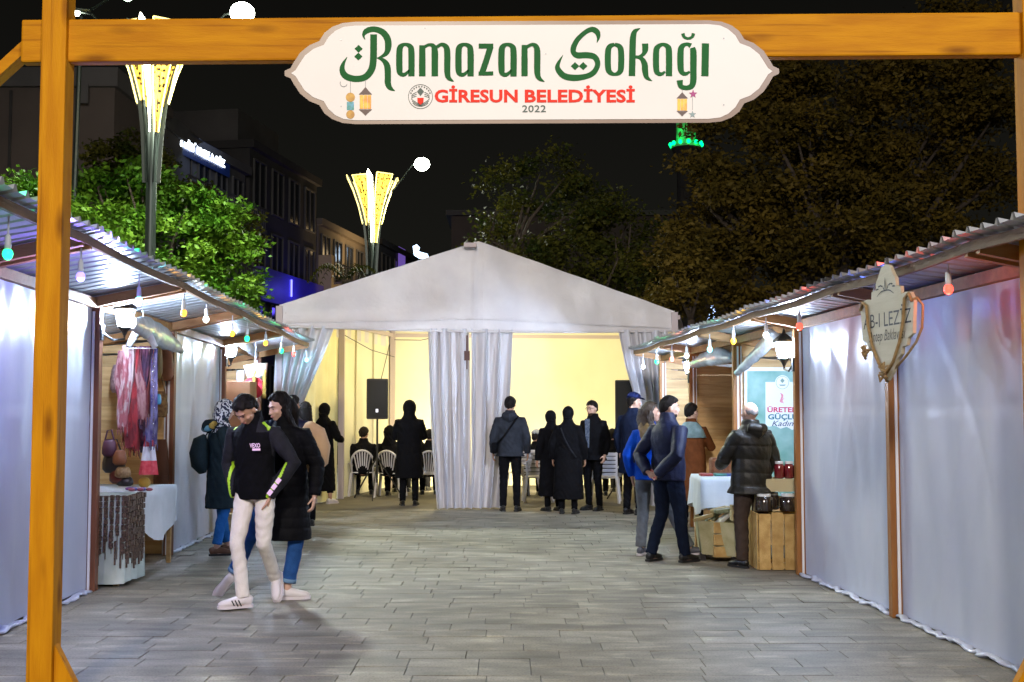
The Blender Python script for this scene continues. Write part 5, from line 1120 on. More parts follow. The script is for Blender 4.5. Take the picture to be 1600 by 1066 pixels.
def person(pos, rot, H, label, top, bottom, hair='short', hairm=None, skin=None, lean=0, hy=0, hp=0, hr=0, arms=None, legs=None, sit=False, vox=.011, shoes=None, female=False, shw=1.0, group=None, extra=None, body_w=1.0, sock=None):
    s = H/1.75; rt = R(rot); t = thing('person', label, 'person', (pos[0], pos[1], 0), group, rt); skin = skin or M_skin; hairm = hairm or M_hair
    pz = .47 if sit else .94
    Rl = Matrix.Rotation(-R(lean), 3, 'X'); pv = V3(0,0,pz)
    if sit: pv = V3(0,0,pz)
    up = pz-.94
    def T(p): p = Vector(p)+V3(0,0,up); return (pv+Rl @ (p-pv))*s
    def B(p): return Vector(p)*s
    sw = (.168 if female else .19)*shw; hips = .165 if female else .155
    A = {'R':((.255,-.03,1.13),(.265,.06,.89)), 'L':((-.255,-.03,1.13),(-.265,.06,.89))}
    if arms:
        for k in arms: A[k] = arms[k]
    LG = {'R':((.10,.03,.50),(.105,-.02,.085),-8,0), 'L':((-.10,.03,.50),(-.105,-.02,.085),8,0)}
    if sit: LG = {'R':((.13,.42,.47),(.13,.40,.085),-5,0), 'L':((-.13,.42,.47),(-.13,.40,.085),5,0)}
    if legs:
        for k in legs: LG[k] = legs[k]
    hipz = pz-.02
    # ---- body, one surface
    b = MB()
    b.loft([T((0,0,.86)),T((0,0,.94)),T((0,0,1.08)),T((0,.01,1.28)),T((0,0,1.40)),T((0,-.005,1.46))], [(hips*.75*s,.09*s),(hips*.95*s,.10*s),(.125*s,.085*s),(.145*s,.10*s),(.13*s,.075*s),(.07*s,.055*s)], 16)
    nb = T((0,-.01,1.44)); Rh = Rl @ Matrix.Rotation(R(hy), 3, 'Z') @ Matrix.Rotation(-R(hp), 3, 'X') @ Matrix.Rotation(R(hr), 3, 'Y')
    piv = T((0,.0,1.52))
    def Hd(p): return piv+(Rh @ Vector(p))*s
    hc = (0,.018,.115)
    b.loft([nb, T((0,-.005,1.50)), Hd((0,.0,.02)), Hd((0,.005,.07))], [(.065*s,.06*s),(.052*s,.052*s),(.052*s,.055*s),(.05*s,.055*s)], 14)
    def he(c, r): b.ell(Hd((hc[0]+c[0],hc[1]+c[1],hc[2]+c[2])), tuple(q*s for q in r), M=Rh, n=16, m=11)
    he((0,-.012,.012),(.076,.094,.092)); he((0,.028,-.035),(.060,.064,.075)); he((0,.058,-.088),(.030,.028,.022)); he((0,.074,.022),(.045,.014,.012))
    he((0,.093,-.018),(.009,.012,.024)); he((0,.101,-.033),(.014,.014,.010)); he((0,.086,-.060),(.022,.010,.007)); he((0,.084,-.068),(.019,.010,.006))
    for sx_ in (-1,1): he((sx_*.077,-.004,-.014),(.010,.020,.031)); he((sx_*.040,.058,-.030),(.022,.022,.020))
    for k, sx_ in (('R',1),('L',-1)):
        e, w_ = T(A[k][0]), T(A[k][1]); sh = T((sx_*sw*.93,-.005,1.405))
        b.loft([T((sx_*.09,0,1.37)), sh+V3(0,0,-.02*s), sh.lerp(e,.5), e, e.lerp(w_,.35), w_], [.045*s,.046*s,.044*s,.036*s,.036*s,.025*s], 12)
        f = (w_-e).normalized() if len(A[k]) < 3 else (Rl @ Vector(A[k][2])).normalized()
        n_ = (Rl @ V3(-sx_,0.15,0)); n_ = (n_-f*n_.dot(f)); n_ = n_.normalized() if n_.length > .2 else V3(0,0,-1); ac = f.cross(n_).normalized()
        if ac.dot(V3(0,1,0)) < 0: ac = -ac      # towards the thumb side (forward)
        b.loft([w_, w_+f*.03*s, w_+f*.09*s], [(.024*s,.018*s),(.036*s,.016*s),(.040*s,.013*s)], 12, x=ac)
        for q, (o_, l_) in enumerate(((.030,.068),(.010,.078),(-.011,.072),(-.030,.055))):
            r0 = w_+f*.085*s+ac*o_*s; j1 = r0+(f*.93+n_*.25)*l_*.5*s; j2 = j1+(f*.6+n_*.75)*l_*.32*s; j3 = j2+(f*.3+n_*.9)*l_*.25*s
            b.loft([r0-f*.02*s, r0, j1, j2, j3], [.009*s,.0095*s,.0088*s,.0082*s,.007*s], 8)
        r0 = w_+f*.025*s+ac*.026*s; b.loft([r0, r0+(f*.6+ac*.75+n_*.25)*.04*s, r0+(f*.9+ac*.55+n_*.5)*.075*s], [.012*s,.011*s,.008*s], 8)
        kn, an = B(LG[k][0]), B(LG[k][1]); hp_ = V3(sx_*.085,0,hipz)*s if not sit else V3(sx_*.10,0.02,pz)*s
        b.loft([hp_+V3(0,0,.03*s if not sit else 0), hp_.lerp(kn,.45), kn, kn.lerp(an,.35)+V3(0,-.012*s,0), an], [.080*s,.068*s,.050*s,.050*s,.033*s], 12)
        yw = R(LG[k][2]); ptc = R(LG[k][3]); fd = V3(-math.sin(yw)*math.cos(ptc), math.cos(yw)*math.cos(ptc), -math.sin(ptc)); dn = V3(-math.sin(yw)*-math.sin(ptc)*-1, math.cos(yw)*-math.sin(ptc), -math.cos(ptc)); 
        b.loft([an, an+dn*.045*s+fd*.0, an+dn*.052*s+fd*.08*s, an+dn*.058*s+fd*.16*s], [.034*s,.034*s,(.036*s,.024*s),(.03*s,.014*s)], 10)
        if shoes is not None:
            sm_, so_ = shoes
            mb = MB(); ky = fd.cross(dn).normalized(); base = an+dn*.083*s
            def SP(y, z): return base+fd*y*s-dn*z*s
            mb.loft([SP(-.075,.045),SP(-.06,.05),SP(-.01,.055),SP(.05,.050),(SP(.11,.040)),SP(.16,.034),SP(.19,.026)], [(.022*s,.028*s),(.034*s,.044*s),(.037*s,.050*s),(.040*s,.042*s),(.044*s,.034*s),(.038*s,.028*s),(.018*s,.016*s)], 14, x=ky)
            mb.loft([an+dn*.045*s, an+dn*.01*s], [.046*s,.043*s], 12)
            sh_o = remesh(mb, 'shoe', sm_, t, min(vox,.009), 2)
            mb = MB(); pl_ = [(-.080,.020),(-.068,.034),(-.03,.038),(.03,.040),(.10,.049),(.15,.046),(.185,.032),(.197,.012)]
            ol = [(a, w2) for a, w2 in pl_]+[(a, -w2) for a, w2 in reversed(pl_)]
            mb.prism(ol, lambda a,w2,tt: tuple(SP(a, tt)+ky*w2*s), .0, .022); mk('sole', mb.v, mb.f, so_, sh_o, False, local=True)
    remesh(b, 'body', skin, t, vox*.85, 2)
    # ---- face details
    if vox < .012 or True:
        for sx_ in (-1,1):
            mb = MB(); mb.ell(Hd((hc[0]+sx_*.031, hc[1]+.0825, hc[2]+.004)), (.010*s,.004*s,.0035*s), M=Rh, n=10, m=6); mk('eye', mb.v, mb.f, M_eye, t, True, local=True)
            mb = MB(); mb.loft([Hd((hc[0]+sx_*.014, hc[1]+.092, hc[2]+.022)), Hd((hc[0]+sx_*.034, hc[1]+.087, hc[2]+.028)), Hd((hc[0]+sx_*.052, hc[1]+.070, hc[2]+.022))], [.0022*s,.003*s,.0015*s], 6); mk('eyebrow', mb.v, mb.f, hairm if hair != 'scarf' else M_hair, t, True, local=True)
        mb = MB(); mb.ell(Hd((0, hc[1]+.0925, hc[2]-.064)), (.021*s,.006*s,.007*s), M=Rh, n=10, m=6); mk('mouth', mb.v, mb.f, M_lip, t, True, local=True)
    # ---- hair or scarf
    def cover(thr, th, name, m, extra_fn=None, post=None, vx=None, cone=None, mats=None):
        mb = MB(); n1, n2 = 40, 26; vs = []
        for i in range(n2+1):
            tt = math.pi*i/n2
            for j in range(n1):
                ph = 2*math.pi*j/n1; d = V3(math.sin(tt)*math.cos(ph), math.sin(tt)*math.sin(ph), math.cos(tt))
                re = 1/math.sqrt((d.x/.080)**2+(d.y/.100)**2+(d.z/(.100 if d.z > 0 else .125))**2)
                if cone is not None: ang = math.degrees(d.angle(V3(0,1,-.25))); k = min(1,max(0,(ang-cone)/8))
                else: k = min(1,max(0,(d.z-thr(d.y, d.x)+.07*math.sin(9*ph+2*d.z)+.05*math.sin(17*ph))/.14))
                r_k = re*(.72+.28*k)+th*k*(1+(.9*max(0,d.z)+.30*math.sin(7*ph+5*tt)+.2*math.sin(15*ph+9*tt))*(cone is None))
                vs.append(Hd((hc[0]+d.x*r_k, hc[1]-.008+d.y*r_k, hc[2]+.006+d.z*r_k)))
        mb.add(vs, [(i*n1+j, (i+1)*n1+j, (i+1)*n1+(j+1)%n1, i*n1+(j+1)%n1) for i in range(n2) for j in range(n1)])
        if extra_fn: extra_fn(mb)
        return remesh(mb, name, m, t, vx or min(vox*.7,.008), 1, post or wr(.0035, 2.2, seed=len(RM)), mats)
    def th_short(y, x):
        P = ((-1,-.85),(-.5,-.75),(-.2,-.35),(.05,-.05),(.35,.20),(.6,.44),(1,.55))
        for (a, c_), (b2, d_) in zip(P, P[1:]):
            if a <= y <= b2: return c_+(d_-c_)*(y-a)/(b2-a)
        return .6
    if hair == 'short': cover(th_short, .011, 'hair', hairm)
    elif hair == 'bald': cover(lambda y, x: (-.45 if y < .1 else 2) if True else 0, .0, 'hair', hairm) if False else cover(lambda y, x: (-.5 if y < -.1 else .0), .0, 'hair', hairm) if False else None
    elif hair == 'long':
        def th_long(y, x): return .55 if y > .62 else (.30 if y > .45 else -1.2)
        def dr(mb):
            mb.loft([Hd((0,-.05,.14)), Hd((0,-.075,.04)), T((0,-.10,1.44)), T((0,-.115,1.30))], [(.080*s,.06*s),(.082*s,.05*s),(.085*s,.035*s),(.05*s,.02*s)], 14)
            for sx_ in (-1,1): mb.loft([Hd((sx_*.072,.01,.13)), Hd((sx_*.078,.0,.03)), T((sx_*.085,-.01,1.42)), T((sx_*.09,.03,1.32))], [(.022*s,.04*s),(.024*s,.045*s),(.03*s,.04*s),(.018*s,.02*s)], 8)
        h_ = cover(th_long, .011, 'hair', hairm, dr)
        if hairm is M_hairb: h_.data.materials.clear(); h_.data.materials.append(M_hairr); h_.data.materials.append(M_hairb); RM[-1] = RM[-1][:4]+(lambda c, s: (c[:,2] < 1.42+.02*np.sin(90*c[:,0])).astype(int),)
    elif hair == 'scarf':
        def dr(mb): mb.loft([Hd((0,-.03,.06)), Hd((0,-.015,-.01)), T((0,-.01,1.46)), T((0,-.0,1.38))], [(.075*s,.085*s),(.075*s,.075*s),(.12*s,.10*s),(.18*s,.13*s)], 16)
        cover(None, .014, 'headscarf', hairm, dr, wr(.004,1.3), cone=36)
    elif hair == 'hood':
        def dr(mb): mb.loft([Hd((0,-.04,.07)), Hd((0,-.03,-.0)), T((0,-.02,1.46)), T((0,-.0,1.40))], [(.09*s,.09*s),(.10*s,.09*s),(.13*s,.11*s),(.17*s,.12*s)], 16)
        cover(None, .034, 'hood', hairm, dr, wr(.005,1.0), cone=40)
    elif hair == 'cap':
        cover(th_short, .008, 'hair', M_hair)
        def bill(mb): mb.loft([Hd((0,hc[1]+.06,hc[2]+.055)), Hd((0,hc[1]+.12,hc[2]+.045)), Hd((0,hc[1]+.165,hc[2]+.03))], [(.07*s,.012*s),(.06*s,.008*s),(.03*s,.006*s)], 12)
        cover(lambda y, x: .38, .018, 'cap', hairm, bill)
    if hair == 'bald':
        mb = MB()
        for i in range(40):
            pass
        cover(lambda y, x: (-.5 if y < -.15 else (-.12 if y < .15 else 3)), -.003, 'hair', hairm, vx=.007)
    # ---- trousers or skirt
    bm, bk = bottom
    mb = MB()
    if bk.get('skirt') is None:
        mb.ell(V3(0,0,pz)*s, ((hips+.015)*s,.125*s,.11*s))
        for k, sx_ in (('R',1),('L',-1)):
            kn, an = B(LG[k][0]), B(LG[k][1]); hp_ = V3(sx_*.085,0,hipz)*s if not sit else V3(sx_*.10,.02,pz)*s; g_ = bk.get('w', 1)*s; en = an.lerp(kn, bk.get('cuff', -.02))
            mb.loft([hp_+V3(0,0,.04*s if not sit else 0), hp_.lerp(kn,.5), kn, kn.lerp(en,.4)+V3(0,-.010*s,0), en], [.098*g_,.088*g_,.068*g_,(.064*g_),(bk.get('end',.052))*s], 14)
            if bk.get('turn'):
                e2 = en.lerp(kn,.09); m2 = MB().loft([en, e2], [(bk.get('end',.052)+.008)*s]*2, 14); mk('trouser_cuff', m2.v, m2.f, bk['turn'], t, True, local=True)
    else:
        zh = bk['skirt']; mb.loft([V3(0,0,pz+.06)*s, V3(0,0,pz-.05)*s, V3(0,.02,.5*(pz+zh))*s, V3(0,.02,zh)*s], [(.15*s,.12*s),(.19*s,.15*s),(.22*s,.19*s),(.25*s,.22*s)], 20)
    remesh(mb, 'skirt' if bk.get('skirt') is not None else 'trousers', bm, t, vox, 2, wr(bk.get('wr',.006), 1.2, seed=len(RM)))
    # ---- coat, jacket
    tm, tk = top; g_ = tk.get('w', 1)*s*body_w; hz = tk.get('hem', .90); fl = tk.get('flare', 1.0); ax = tk.get('arm', 1)*s; mb = MB(); P = []; Q = []
    if hz < .86:
        for z in np.linspace(hz, .88, 4): k = (.88-z)/(.88-hz+1e-6); P.append(V3(0,.01,z)*s); Q.append(((.185+.03*k*fl)*g_, (.145+.035*k*fl)*g_))
    else: P.append(T((0,0,hz))); Q.append((.178*g_,.138*g_))
    for z, a, c_ in ((1.0,.182,.140),(1.12,.172,.132),(1.30,.192,.142),(1.37,.186 if not female else .172,.125),(1.425,.150,.105),(1.465,.103,.088),(1.50,.080,.079),(1.545+tk.get('collar',0),.070,.073)):
        P.append(T((0,.004,z))); Q.append((a*g_*(sw/.19 if z > 1.2 else 1), c_*g_))
    mb.loft(P, Q, 24)
    for k, sx_ in (('R',1),('L',-1)):
        e, w_ = T(A[k][0]), T(A[k][1]); sh = T((sx_*sw*.93,-.005,1.375)); w2 = e.lerp(w_, tk.get('sleeve',1.0))
        mb.loft([T((sx_*.09,0,1.37)), sh, sh.lerp(e,.5), e, e.lerp(w2,.5), w2], [.068*ax,.074*ax,.066*ax,.060*ax,.056*ax,.044*ax], 14)
    if tk.get('hoodback'): mb.loft([T((-.10,-.09,1.47)), T((0,-.14,1.44)), T((.10,-.09,1.47))], [(.05*s,.05*s),(.08*s,.075*s),(.05*s,.05*s)], 12)
    remesh(mb, tk.get('name','jacket'), tm, t, vox, 2, wr(tk.get('wr',.006), 1.0, tk.get('quilt',0), tk.get('qp',.085), seed=len(RM)), mats=tk.get('mats'), midx=tk.get('midx'))
    if extra: extra(t, s, T, Hd, A)
    return t
def pm(t, mb, name, m, smooth=True): return mk(name, mb.v, mb.f, m, t, smooth, local=True)
BLK = cl('black_cloth', (.004,.004,.005)); BLK2 = cl('black_coat', (.004,.004,.005)); NAVY = cl('navy_cloth', (.005,.008,.022)); JEAN = cl('blue_jeans', (.016,.055,.17), .9); JEAND = cl('dark_jeans', (.006,.009,.019), .9)
CHAR = cl('charcoal_cloth', (.016,.016,.020)); GREY = cl('grey_trousers', (.10,.105,.115)); BRN = cl('brown_trousers', (.045,.032,.026)); WHT = cl('white_jeans', (.62,.57,.52), .85, 1.12)
LIME = mat('lime_piping', (.36,.62,.02), .5); SHB = mat('black_shoe', (.010,.010,.011), .4); SHW = mat('white_sneaker', (.60,.55,.55), .5); SOL = mat('white_sole', (.58,.52,.53), .6); SHBR = mat('brown_boot', (.13,.06,.03), .5); SHG = mat('grey_sneaker', (.08,.08,.10), .5); SOLD = mat('dark_sole', (.012,.012,.012), .6)
PUFN = cl('puffer_navy', (.005,.008,.032), .6, 1.25); PUFO = cl('puffer_olive', (.014,.013,.010), .42, 1.25, .25); PUFB = cl('puffer_black', (.003,.003,.004), .65); PARK = cl('dark_teal_parka', (.012,.022,.028), .7)
# 1 young man with lime piping
def jk_idx(c, s):
    x, y, z = np.abs(c[:,0])/s, c[:,1]/s, c[:,2]/s; i = np.zeros(len(c), int); i[(x > .172)] = 1; i[(z > 1.40)&(x > .07)] = 1
    xs = c[:,0]/s
    def ln(x0,z0,x1,z1,w_):
        dx,dz = x1-x0,z1-z0; tt = np.clip(((xs-x0)*dx+(z-z0)*dz)/(dx*dx+dz*dz),0,1); return (np.hypot(xs-x0-tt*dx, z-z0-tt*dz) < w_)&(y > -.01)
    i[ln(-.285,1.15,-.255,1.06,.012)|ln(-.255,1.06,-.145,.885,.012)|ln(.205,1.15,.215,1.0,.012)|ln(.215,1.0,.185,.87,.012)|ln(-.10,1.475,-.155,1.425,.010)|ln(.10,1.475,.155,1.425,.009)] = 2
    return i
def man1(t, s, T, Hd, A):
    v, f = textmesh('VEXO', .03); MP = mat('reflective_print', (.90,.62,.85), .35, metal=.0)  # reflected glow of the print is put into its pale pink colour
    pm(t, MB().add([T((-.105+.075*(1-a)+.0, .158+.004*a, 1.255+.03*b_)) for a, b_ in [(1-p, q) for p, q in v]][:0] or [T((-.045-.085*a, .162-.012*a, 1.285+.036*b_)) for a, b_ in v], f), 'chest_lettering', MP, False)
    v2, f2 = textmesh('TEAM', .03) if False else (None, None)
    pm(t, MB().add([T((-.065-.065*a, .159-.012*a, 1.262+.018*b_)) for a, b_ in ((0,0),(1,0),(1,1),(0,1))], [(0,1,2,3)]), 'chest_lettering', MP, False)
    e, w_ = Vector(A['L'][0]), Vector(A['L'][1]); 
    for q in range(3):
        a = e.lerp(w_, .45+q*.17); b_ = e.lerp(w_, .58+q*.17); pm(t, MB().bar(T(a+V3(-.008+.0,.062,0)), T(b_+V3(-.004,.058,.0)), .035*s, .006*s, (0,1,0)), 'sleeve_lettering', MP, False)
STR = mat('stripe_black', (.01,.01,.01), .5)
p = G(398, 952)
person((p.x-.03, p.y+.12, 0), 164, 1.76, 'young man in black jacket with lime piping and white jeans, head bowed',
    (BLK, dict(hem=.87, w=.96, arm=1.02, wr=.005, collar=.02, mats=[CHAR, LIME], midx=jk_idx, name='jacket')), (WHT, dict(w=.86, end=.053, wr=.005)), 'short', hy=-12, hp=47, lean=5,
    arms={'R':((.265,-.05,1.13),(.155,.045,.88),(-.3,-.2,-1)),'L':((-.325,-.03,1.15),(-.145,.05,.885),(.25,-.3,-1))},
    legs={'R':((.085,.14,.51),(.020,.15,.10),-50,0),'L':((-.075,.0,.50),(-.025,-.28,.20),20,52)}, vox=.0075, shoes=(SHW,SOL), extra=man1)
# stripes on his front shoe
man = bpy.data.objects['person']; 
fd = V3(math.sin(R(50)), math.cos(R(50)), 0); 
for ch in man.children:
    if ch.name.startswith('shoe'):
        base = V3(.020,.15,.10)*(1.76/1.75); out = V3(-fd.y, fd.x, 0)
        for q in range(3):
            c = base+fd*(.03+q*.026)+V3(0,0,-.045); 
            for sg in (-1,1): pm(ch, MB().bar(c+out*sg*.041+fd*(-.012)+V3(0,0,-.022), c+out*sg*.036+fd*.012+V3(0,0,.026), .010, .008, out), 'stripe', STR, False)
        break
# 2 woman walking beside him
def wom2(t, s, T, Hd, A):
    mb = MB().loft([T((-.16,-.24,1.02)), T((-.165,-.25,1.10)), T((-.17,-.25,1.24)), T((-.165,-.24,1.38)), T((-.15,-.20,1.45))], [(.05*s,.04*s),(.13*s,.09*s),(.15*s,.10*s),(.11*s,.08*s),(.04*s,.03*s)], 16); pm(t, mb, 'backpack', mat('tan_suede', (.38,.24,.13), .8, (.45,.29,.16), 9, bump=.2))
person((-1.90, 9.75, 0), 172, 1.74, 'long haired woman in black padded coat with tan backpack, beside the white jeans man',
    (PUFB, dict(hem=.50, flare=1.0, w=1.05, arm=1.12, quilt=.007, collar=.03, name='coat')), (JEAN, dict(w=1.0, end=.058, cuff=.14, turn=cl('turned_denim', (.10,.17,.27)))), 'long', female=True, hy=-38, hp=14, lean=7, skin=M_skin2,
    legs={'R':((.30,.06,.52),(.48,-.05,.17),-110,48),'L':((-.10,.02,.50),(-.03,.04,.085),110,0)}, vox=.009, shoes=(SHW,SOL), extra=wom2,
    arms={'R':((.27,.05,1.14),(.17,.22,1.0)),'L':((-.27,-.02,1.12),(-.27,.08,.88))})
# 3 woman in patterned scarf with a backpack
MSC = mat('patterned_scarf', (.65,.68,.72), .8); n = MSC.node_tree.nodes; L = MSC.node_tree.links
wv = n.new('ShaderNodeTexWave'); wv.inputs['Scale'].default_value = 9; wv.inputs['Distortion'].default_value = 9; wv.inputs['Detail'].default_value = 0; wv.inputs['Detail Scale'].default_value = 2.5
tcn = n.new('ShaderNodeTexCoord'); L.new(tcn.outputs['Object'], wv.inputs['Vector']); rp = n.new('ShaderNodeValToRGB'); rp.color_ramp.interpolation = 'CONSTANT'; rp.color_ramp.elements[0].color = (.012,.02,.06,1); rp.color_ramp.elements[1].position = .5; rp.color_ramp.elements[1].color = (.66,.70,.75,1)
L.new(wv.outputs['Fac'], rp.inputs[0]); L.new(rp.outputs[0], n['Principled BSDF'].inputs['Base Color'])
def backpack(m):
    def f(t, s, T, Hd, A):
        mb = MB().loft([T((0,-.20,.92)), T((0,-.23,1.0)), T((0,-.24,1.14)), T((0,-.225,1.28)), T((0,-.18,1.34))], [(.10*s,.04*s),(.15*s,.09*s),(.155*s,.105*s),(.12*s,.08*s),(.05*s,.02*s)], 16); bp = pm(t, mb, 'backpack', m)
        for sx_ in (-1,1): pm(bp, MB().loft([T((sx_*.10,-.15,1.32)), T((sx_*.12,-.06,1.475)), T((sx_*.13,.08,1.42)), T((sx_*.14,.165,1.28)), T((sx_*.15,.12,1.10))], [(.022*s,.006*s)]*5, 8, x=(1,0,0)), 'strap', m)
    return f
def w3(t, s, T, Hd, A):
    backpack(PARK)(t, s, T, Hd, A)
    pm(t, MB().loft([T((-.11,-.10,1.455)), T((0,-.14,1.445)), T((.11,-.10,1.455))], [.045*s,.05*s,.045*s], 12), 'scarf_fold', mat('gold_scarf', (.28,.19,.03), .7, (.42,.30,.06), 30, bump=.5))
    pm(t, MB().loft([T((-.14,-.10,1.425)), T((-.05,-.17,1.41)), T((.08,-.15,1.42))], [.035*s,.04*s,.035*s], 12), 'hood_lining', mat('sky_blue_lining', (.10,.28,.42), .6))
person((-3.20, 12.7, 0), -62, 1.70, 'woman in black and white patterned headscarf, dark parka and backpack',
    (PARK, dict(hem=.52, flare=.5, w=1.06, arm=1.1, wr=.008, collar=-.01, hoodback=True, name='parka')), (cl('bright_jeans', (.02,.11,.34)), dict(w=.92, end=.055, cuff=.1)), 'scarf', MSC, female=True, hp=14, vox=.009, shoes=(SHBR,SOLD), extra=w3, skin=M_skin2,
    legs={'R':((.10,.03,.50),(.11,-.06,.085),-8,0),'L':((-.10,.05,.50),(-.11,.12,.085),8,0)}, arms={'R':((.25,.03,1.13),(.16,.22,1.05)),'L':((-.25,.03,1.13),(-.16,.22,1.05))})
# 4,5 two people beyond
person((-2.83, 14.2, 0), -25, 1.77, 'grey haired man in a dark blue jacket behind the long haired woman', (NAVY, dict(w=1.05, hem=.85)), (JEAND, {}), 'short', M_hairg, skin=M_skin2, shoes=(SHB,SOLD), hy=-30)
person((-2.84, 14.9, 0), -10, 1.76, 'black haired person in a navy jacket right behind the grey haired man', (PUFN, dict(w=1.05, hem=.82)), (BLK, {}), 'short', shoes=(SHB,SOLD), hy=-20)
person((-2.83, 15.8, 0), 20, 1.68, 'long haired person in dark blue beside the woman in the long black coat', (NAVY, dict(w=1.0, hem=.8)), (BLK, {}), 'long', female=True, shoes=(SHB,SOLD))
# 6 woman in long black coat, white sneakers
p = G(505, 787); person((p.x, p.y, 0), -22, 1.69, 'woman in long black coat, dark headscarf and white sneakers, left of the seated people',
    (BLK2, dict(hem=.22, flare=1.0, w=1.0, arm=1.2, name='coat')), (BLK, dict(w=.8, cuff=.25, end=.06)), 'scarf', cl('black_scarf', (.005,.005,.006)), female=True, shoes=(SHW,SOL), hy=-10,
    arms={'R':((.26,.04,1.14),(.20,.27,1.10)),'L':((-.25,.02,1.12),(-.17,.22,1.02))}, legs={'R':((.12,.03,.50),(.15,-.02,.085),-14,0),'L':((-.12,.03,.50),(-.15,-.02,.085),14,0)})
# 7,8,10 seated
def seat(u, v, rot, lb, h=1.72, hair='short', hm=None, top=None, **k):
    p = G(u, v); person((p.x, p.y+.13, 0), rot, h, lb, (top or BLK, dict(w=1.08, hem=.88, arm=1.1)), (BLK, {}), hair, hm, sit=True, shoes=(SHB,SOLD), arms={'R':((.27,.05,1.15),(.16,.30,1.02)),'L':((-.27,.05,1.15),(-.16,.30,1.02))}, **k)
seat(566, 776, 4, 'seated man in black on the leftmost arch backed chair', hy=-20)
seat(607, 778, -8, 'seated hooded person in black on the second arch backed chair', 1.74, 'hood', cl('black_hood', (.004,.004,.005)))
seat(670, 776, 5, 'seated person in black just left of the central curtain', 1.66)
seat(838, 778, 10, 'seated person with light grey cap, right of the man in grey coat', 1.64, 'cap', cl('light_grey_cap', (.22,.24,.27)), hy=-50)
seat(958, 778, -5, 'seated dark haired person behind the man with glasses', 1.68)
seat(540, 772, -10, 'seated dark haired person at the left wall of the tent, beyond the leftmost chair', 1.62)
seat(628, 772, 8, 'seated person in a dark coat beyond the hooded standing figure', 1.70, 'hood', MATS['black_hood'])
seat(652, 770, -6, 'seated short haired person farther inside, right of the hooded standing figure', 1.66)
seat(862, 770, 6, 'seated person in black inside the tent behind the two women in black', 1.70, 'scarf', cl('black_scarf', (.005,.005,.006)))
seat(905, 772, -8, 'seated person farther inside, between the shoulder strap woman and the man with glasses', 1.62)
seat(975, 772, 4, 'seated person farthest right inside the tent, in front of the right loudspeaker', 1.72)
# 9 hooded woman standing
p = G(639, 790); person((p.x, p.y, 0), 3, 1.72, 'hooded figure in long black coat standing before the chairs in the left opening',
    (BLK2, dict(hem=.46, flare=.7, w=1.18, arm=1.2, name='coat')), (BLK, dict(w=.95)), 'hood', MATS['black_hood'], shoes=(SHB,SOLD), arms={'R':((.24,.08,1.15),(.10,.26,1.12)),'L':((-.24,.08,1.15),(-.10,.26,1.12))})
# 11 man in grey coat with shoulder bag
def strapbag(t, s, T, Hd, A):
    pm(t, MB().loft([T((.13,-.10,1.46)), T((.03,-.165,1.30)), T((-.08,-.165,1.15)), T((-.20,-.12,1.02))], [(.016*s,.006*s)]*4, 8, x=(1,0,0)), 'bag_strap', BLK)
    pm(t, MB().loft([T((-.23,-.06,.88)), T((-.235,-.06,.92)), T((-.24,-.06,1.02)), T((-.24,-.06,1.05))], [(.03*s,.09*s),(.05*s,.13*s),(.05*s,.13*s),(.03*s,.11*s)], 12), 'shoulder_bag', BLK)
p = G(797, 799); person((p.x, p.y, 0), -4, 1.78, 'man in charcoal coat with crossbody bag, standing by the central curtain',
    (cl('slate_coat', (.022,.025,.033)), dict(hem=.84, w=1.08, arm=1.12, hoodback=True, name='coat')), (BLK, dict(w=.95)), 'short', shoes=(SHB,SOLD), hy=-8, extra=strapbag)
# 13,14 two women in black
def strap2(t, s, T, Hd, A): pm(t, MB().loft([T((-.10,-.13,1.40)), T((-.04,-.18,1.25)), T((.05,-.19,1.08)), T((.16,-.17,.92))], [(.012*s,.006*s)]*4, 8, x=(1,0,0)), 'bag_strap', CHAR)
p = G(888, 803); person((p.x, p.y, 0), -12, 1.63, 'woman in long black coat with thin shoulder strap, beside the man with glasses',
    (BLK2, dict(hem=.24, flare=.9, w=1.22, arm=1.2, name='coat')), (BLK, dict(w=.9)), 'scarf', MATS['black_scarf'], female=True, shoes=(SHB,SOLD), extra=strap2)
p = G(864, 800); person((p.x, p.y+.15, 0), 25, 1.57, 'shorter woman in black leaning in, left of the shoulder strap woman',
    (BLK2, dict(hem=.26, flare=.9, w=1.2, arm=1.2, name='coat')), (BLK, dict(w=.9)), 'scarf', MATS['black_scarf'], female=True, shoes=(SHB,SOLD), lean=5)
# 15 man with glasses
def glasses(t, s, T, Hd, A):
    mb = MB()
    for sx_ in (-1,1):
        pts = [Hd((sx_*.033+.021*math.cos(a), .112, .119+.017*math.sin(a))) for a in np.linspace(0, 2*math.pi, 13)]; mb.loft(pts, [.0028*s]*13, 5)
        mb.loft([Hd((sx_*.055,.108,.122)), Hd((sx_*.078,.04,.122)), Hd((sx_*.082,.0,.115))], [.0028*s]*3, 5)
    pm(t, mb, 'glasses', M_black)
    mb = MB(); mb.ell(Hd((0,.062,.028)), (.050*s,.048*s,.038*s)); remesh(mb, 'beard', cl('dark_beard', (.03,.018,.012)), t, .008, 1)
    pm(t, MB().add([T((x_, .163, z)) for x_, z in ((-.035,1.0),(.035,1.0),(.05,1.46),(-.05,1.46))], [(0,1,2,3)]), 'checked_shirt', mat('checked_shirt', (.03,.05,.11), .8, (.16,.19,.25), 30))
p = G(926, 798); person((p.x+.02, p.y+.05, 0), 140, 1.72, 'bearded man with glasses in open black coat, turned to the left',
    (BLK2, dict(hem=.80, w=1.1, arm=1.1, name='coat')), (BLK, dict(w=.95)), 'short', M_hairb if False else M_hair, skin=M_skin2, shoes=(SHB,SOLD), hy=-2, hp=10, extra=glasses)
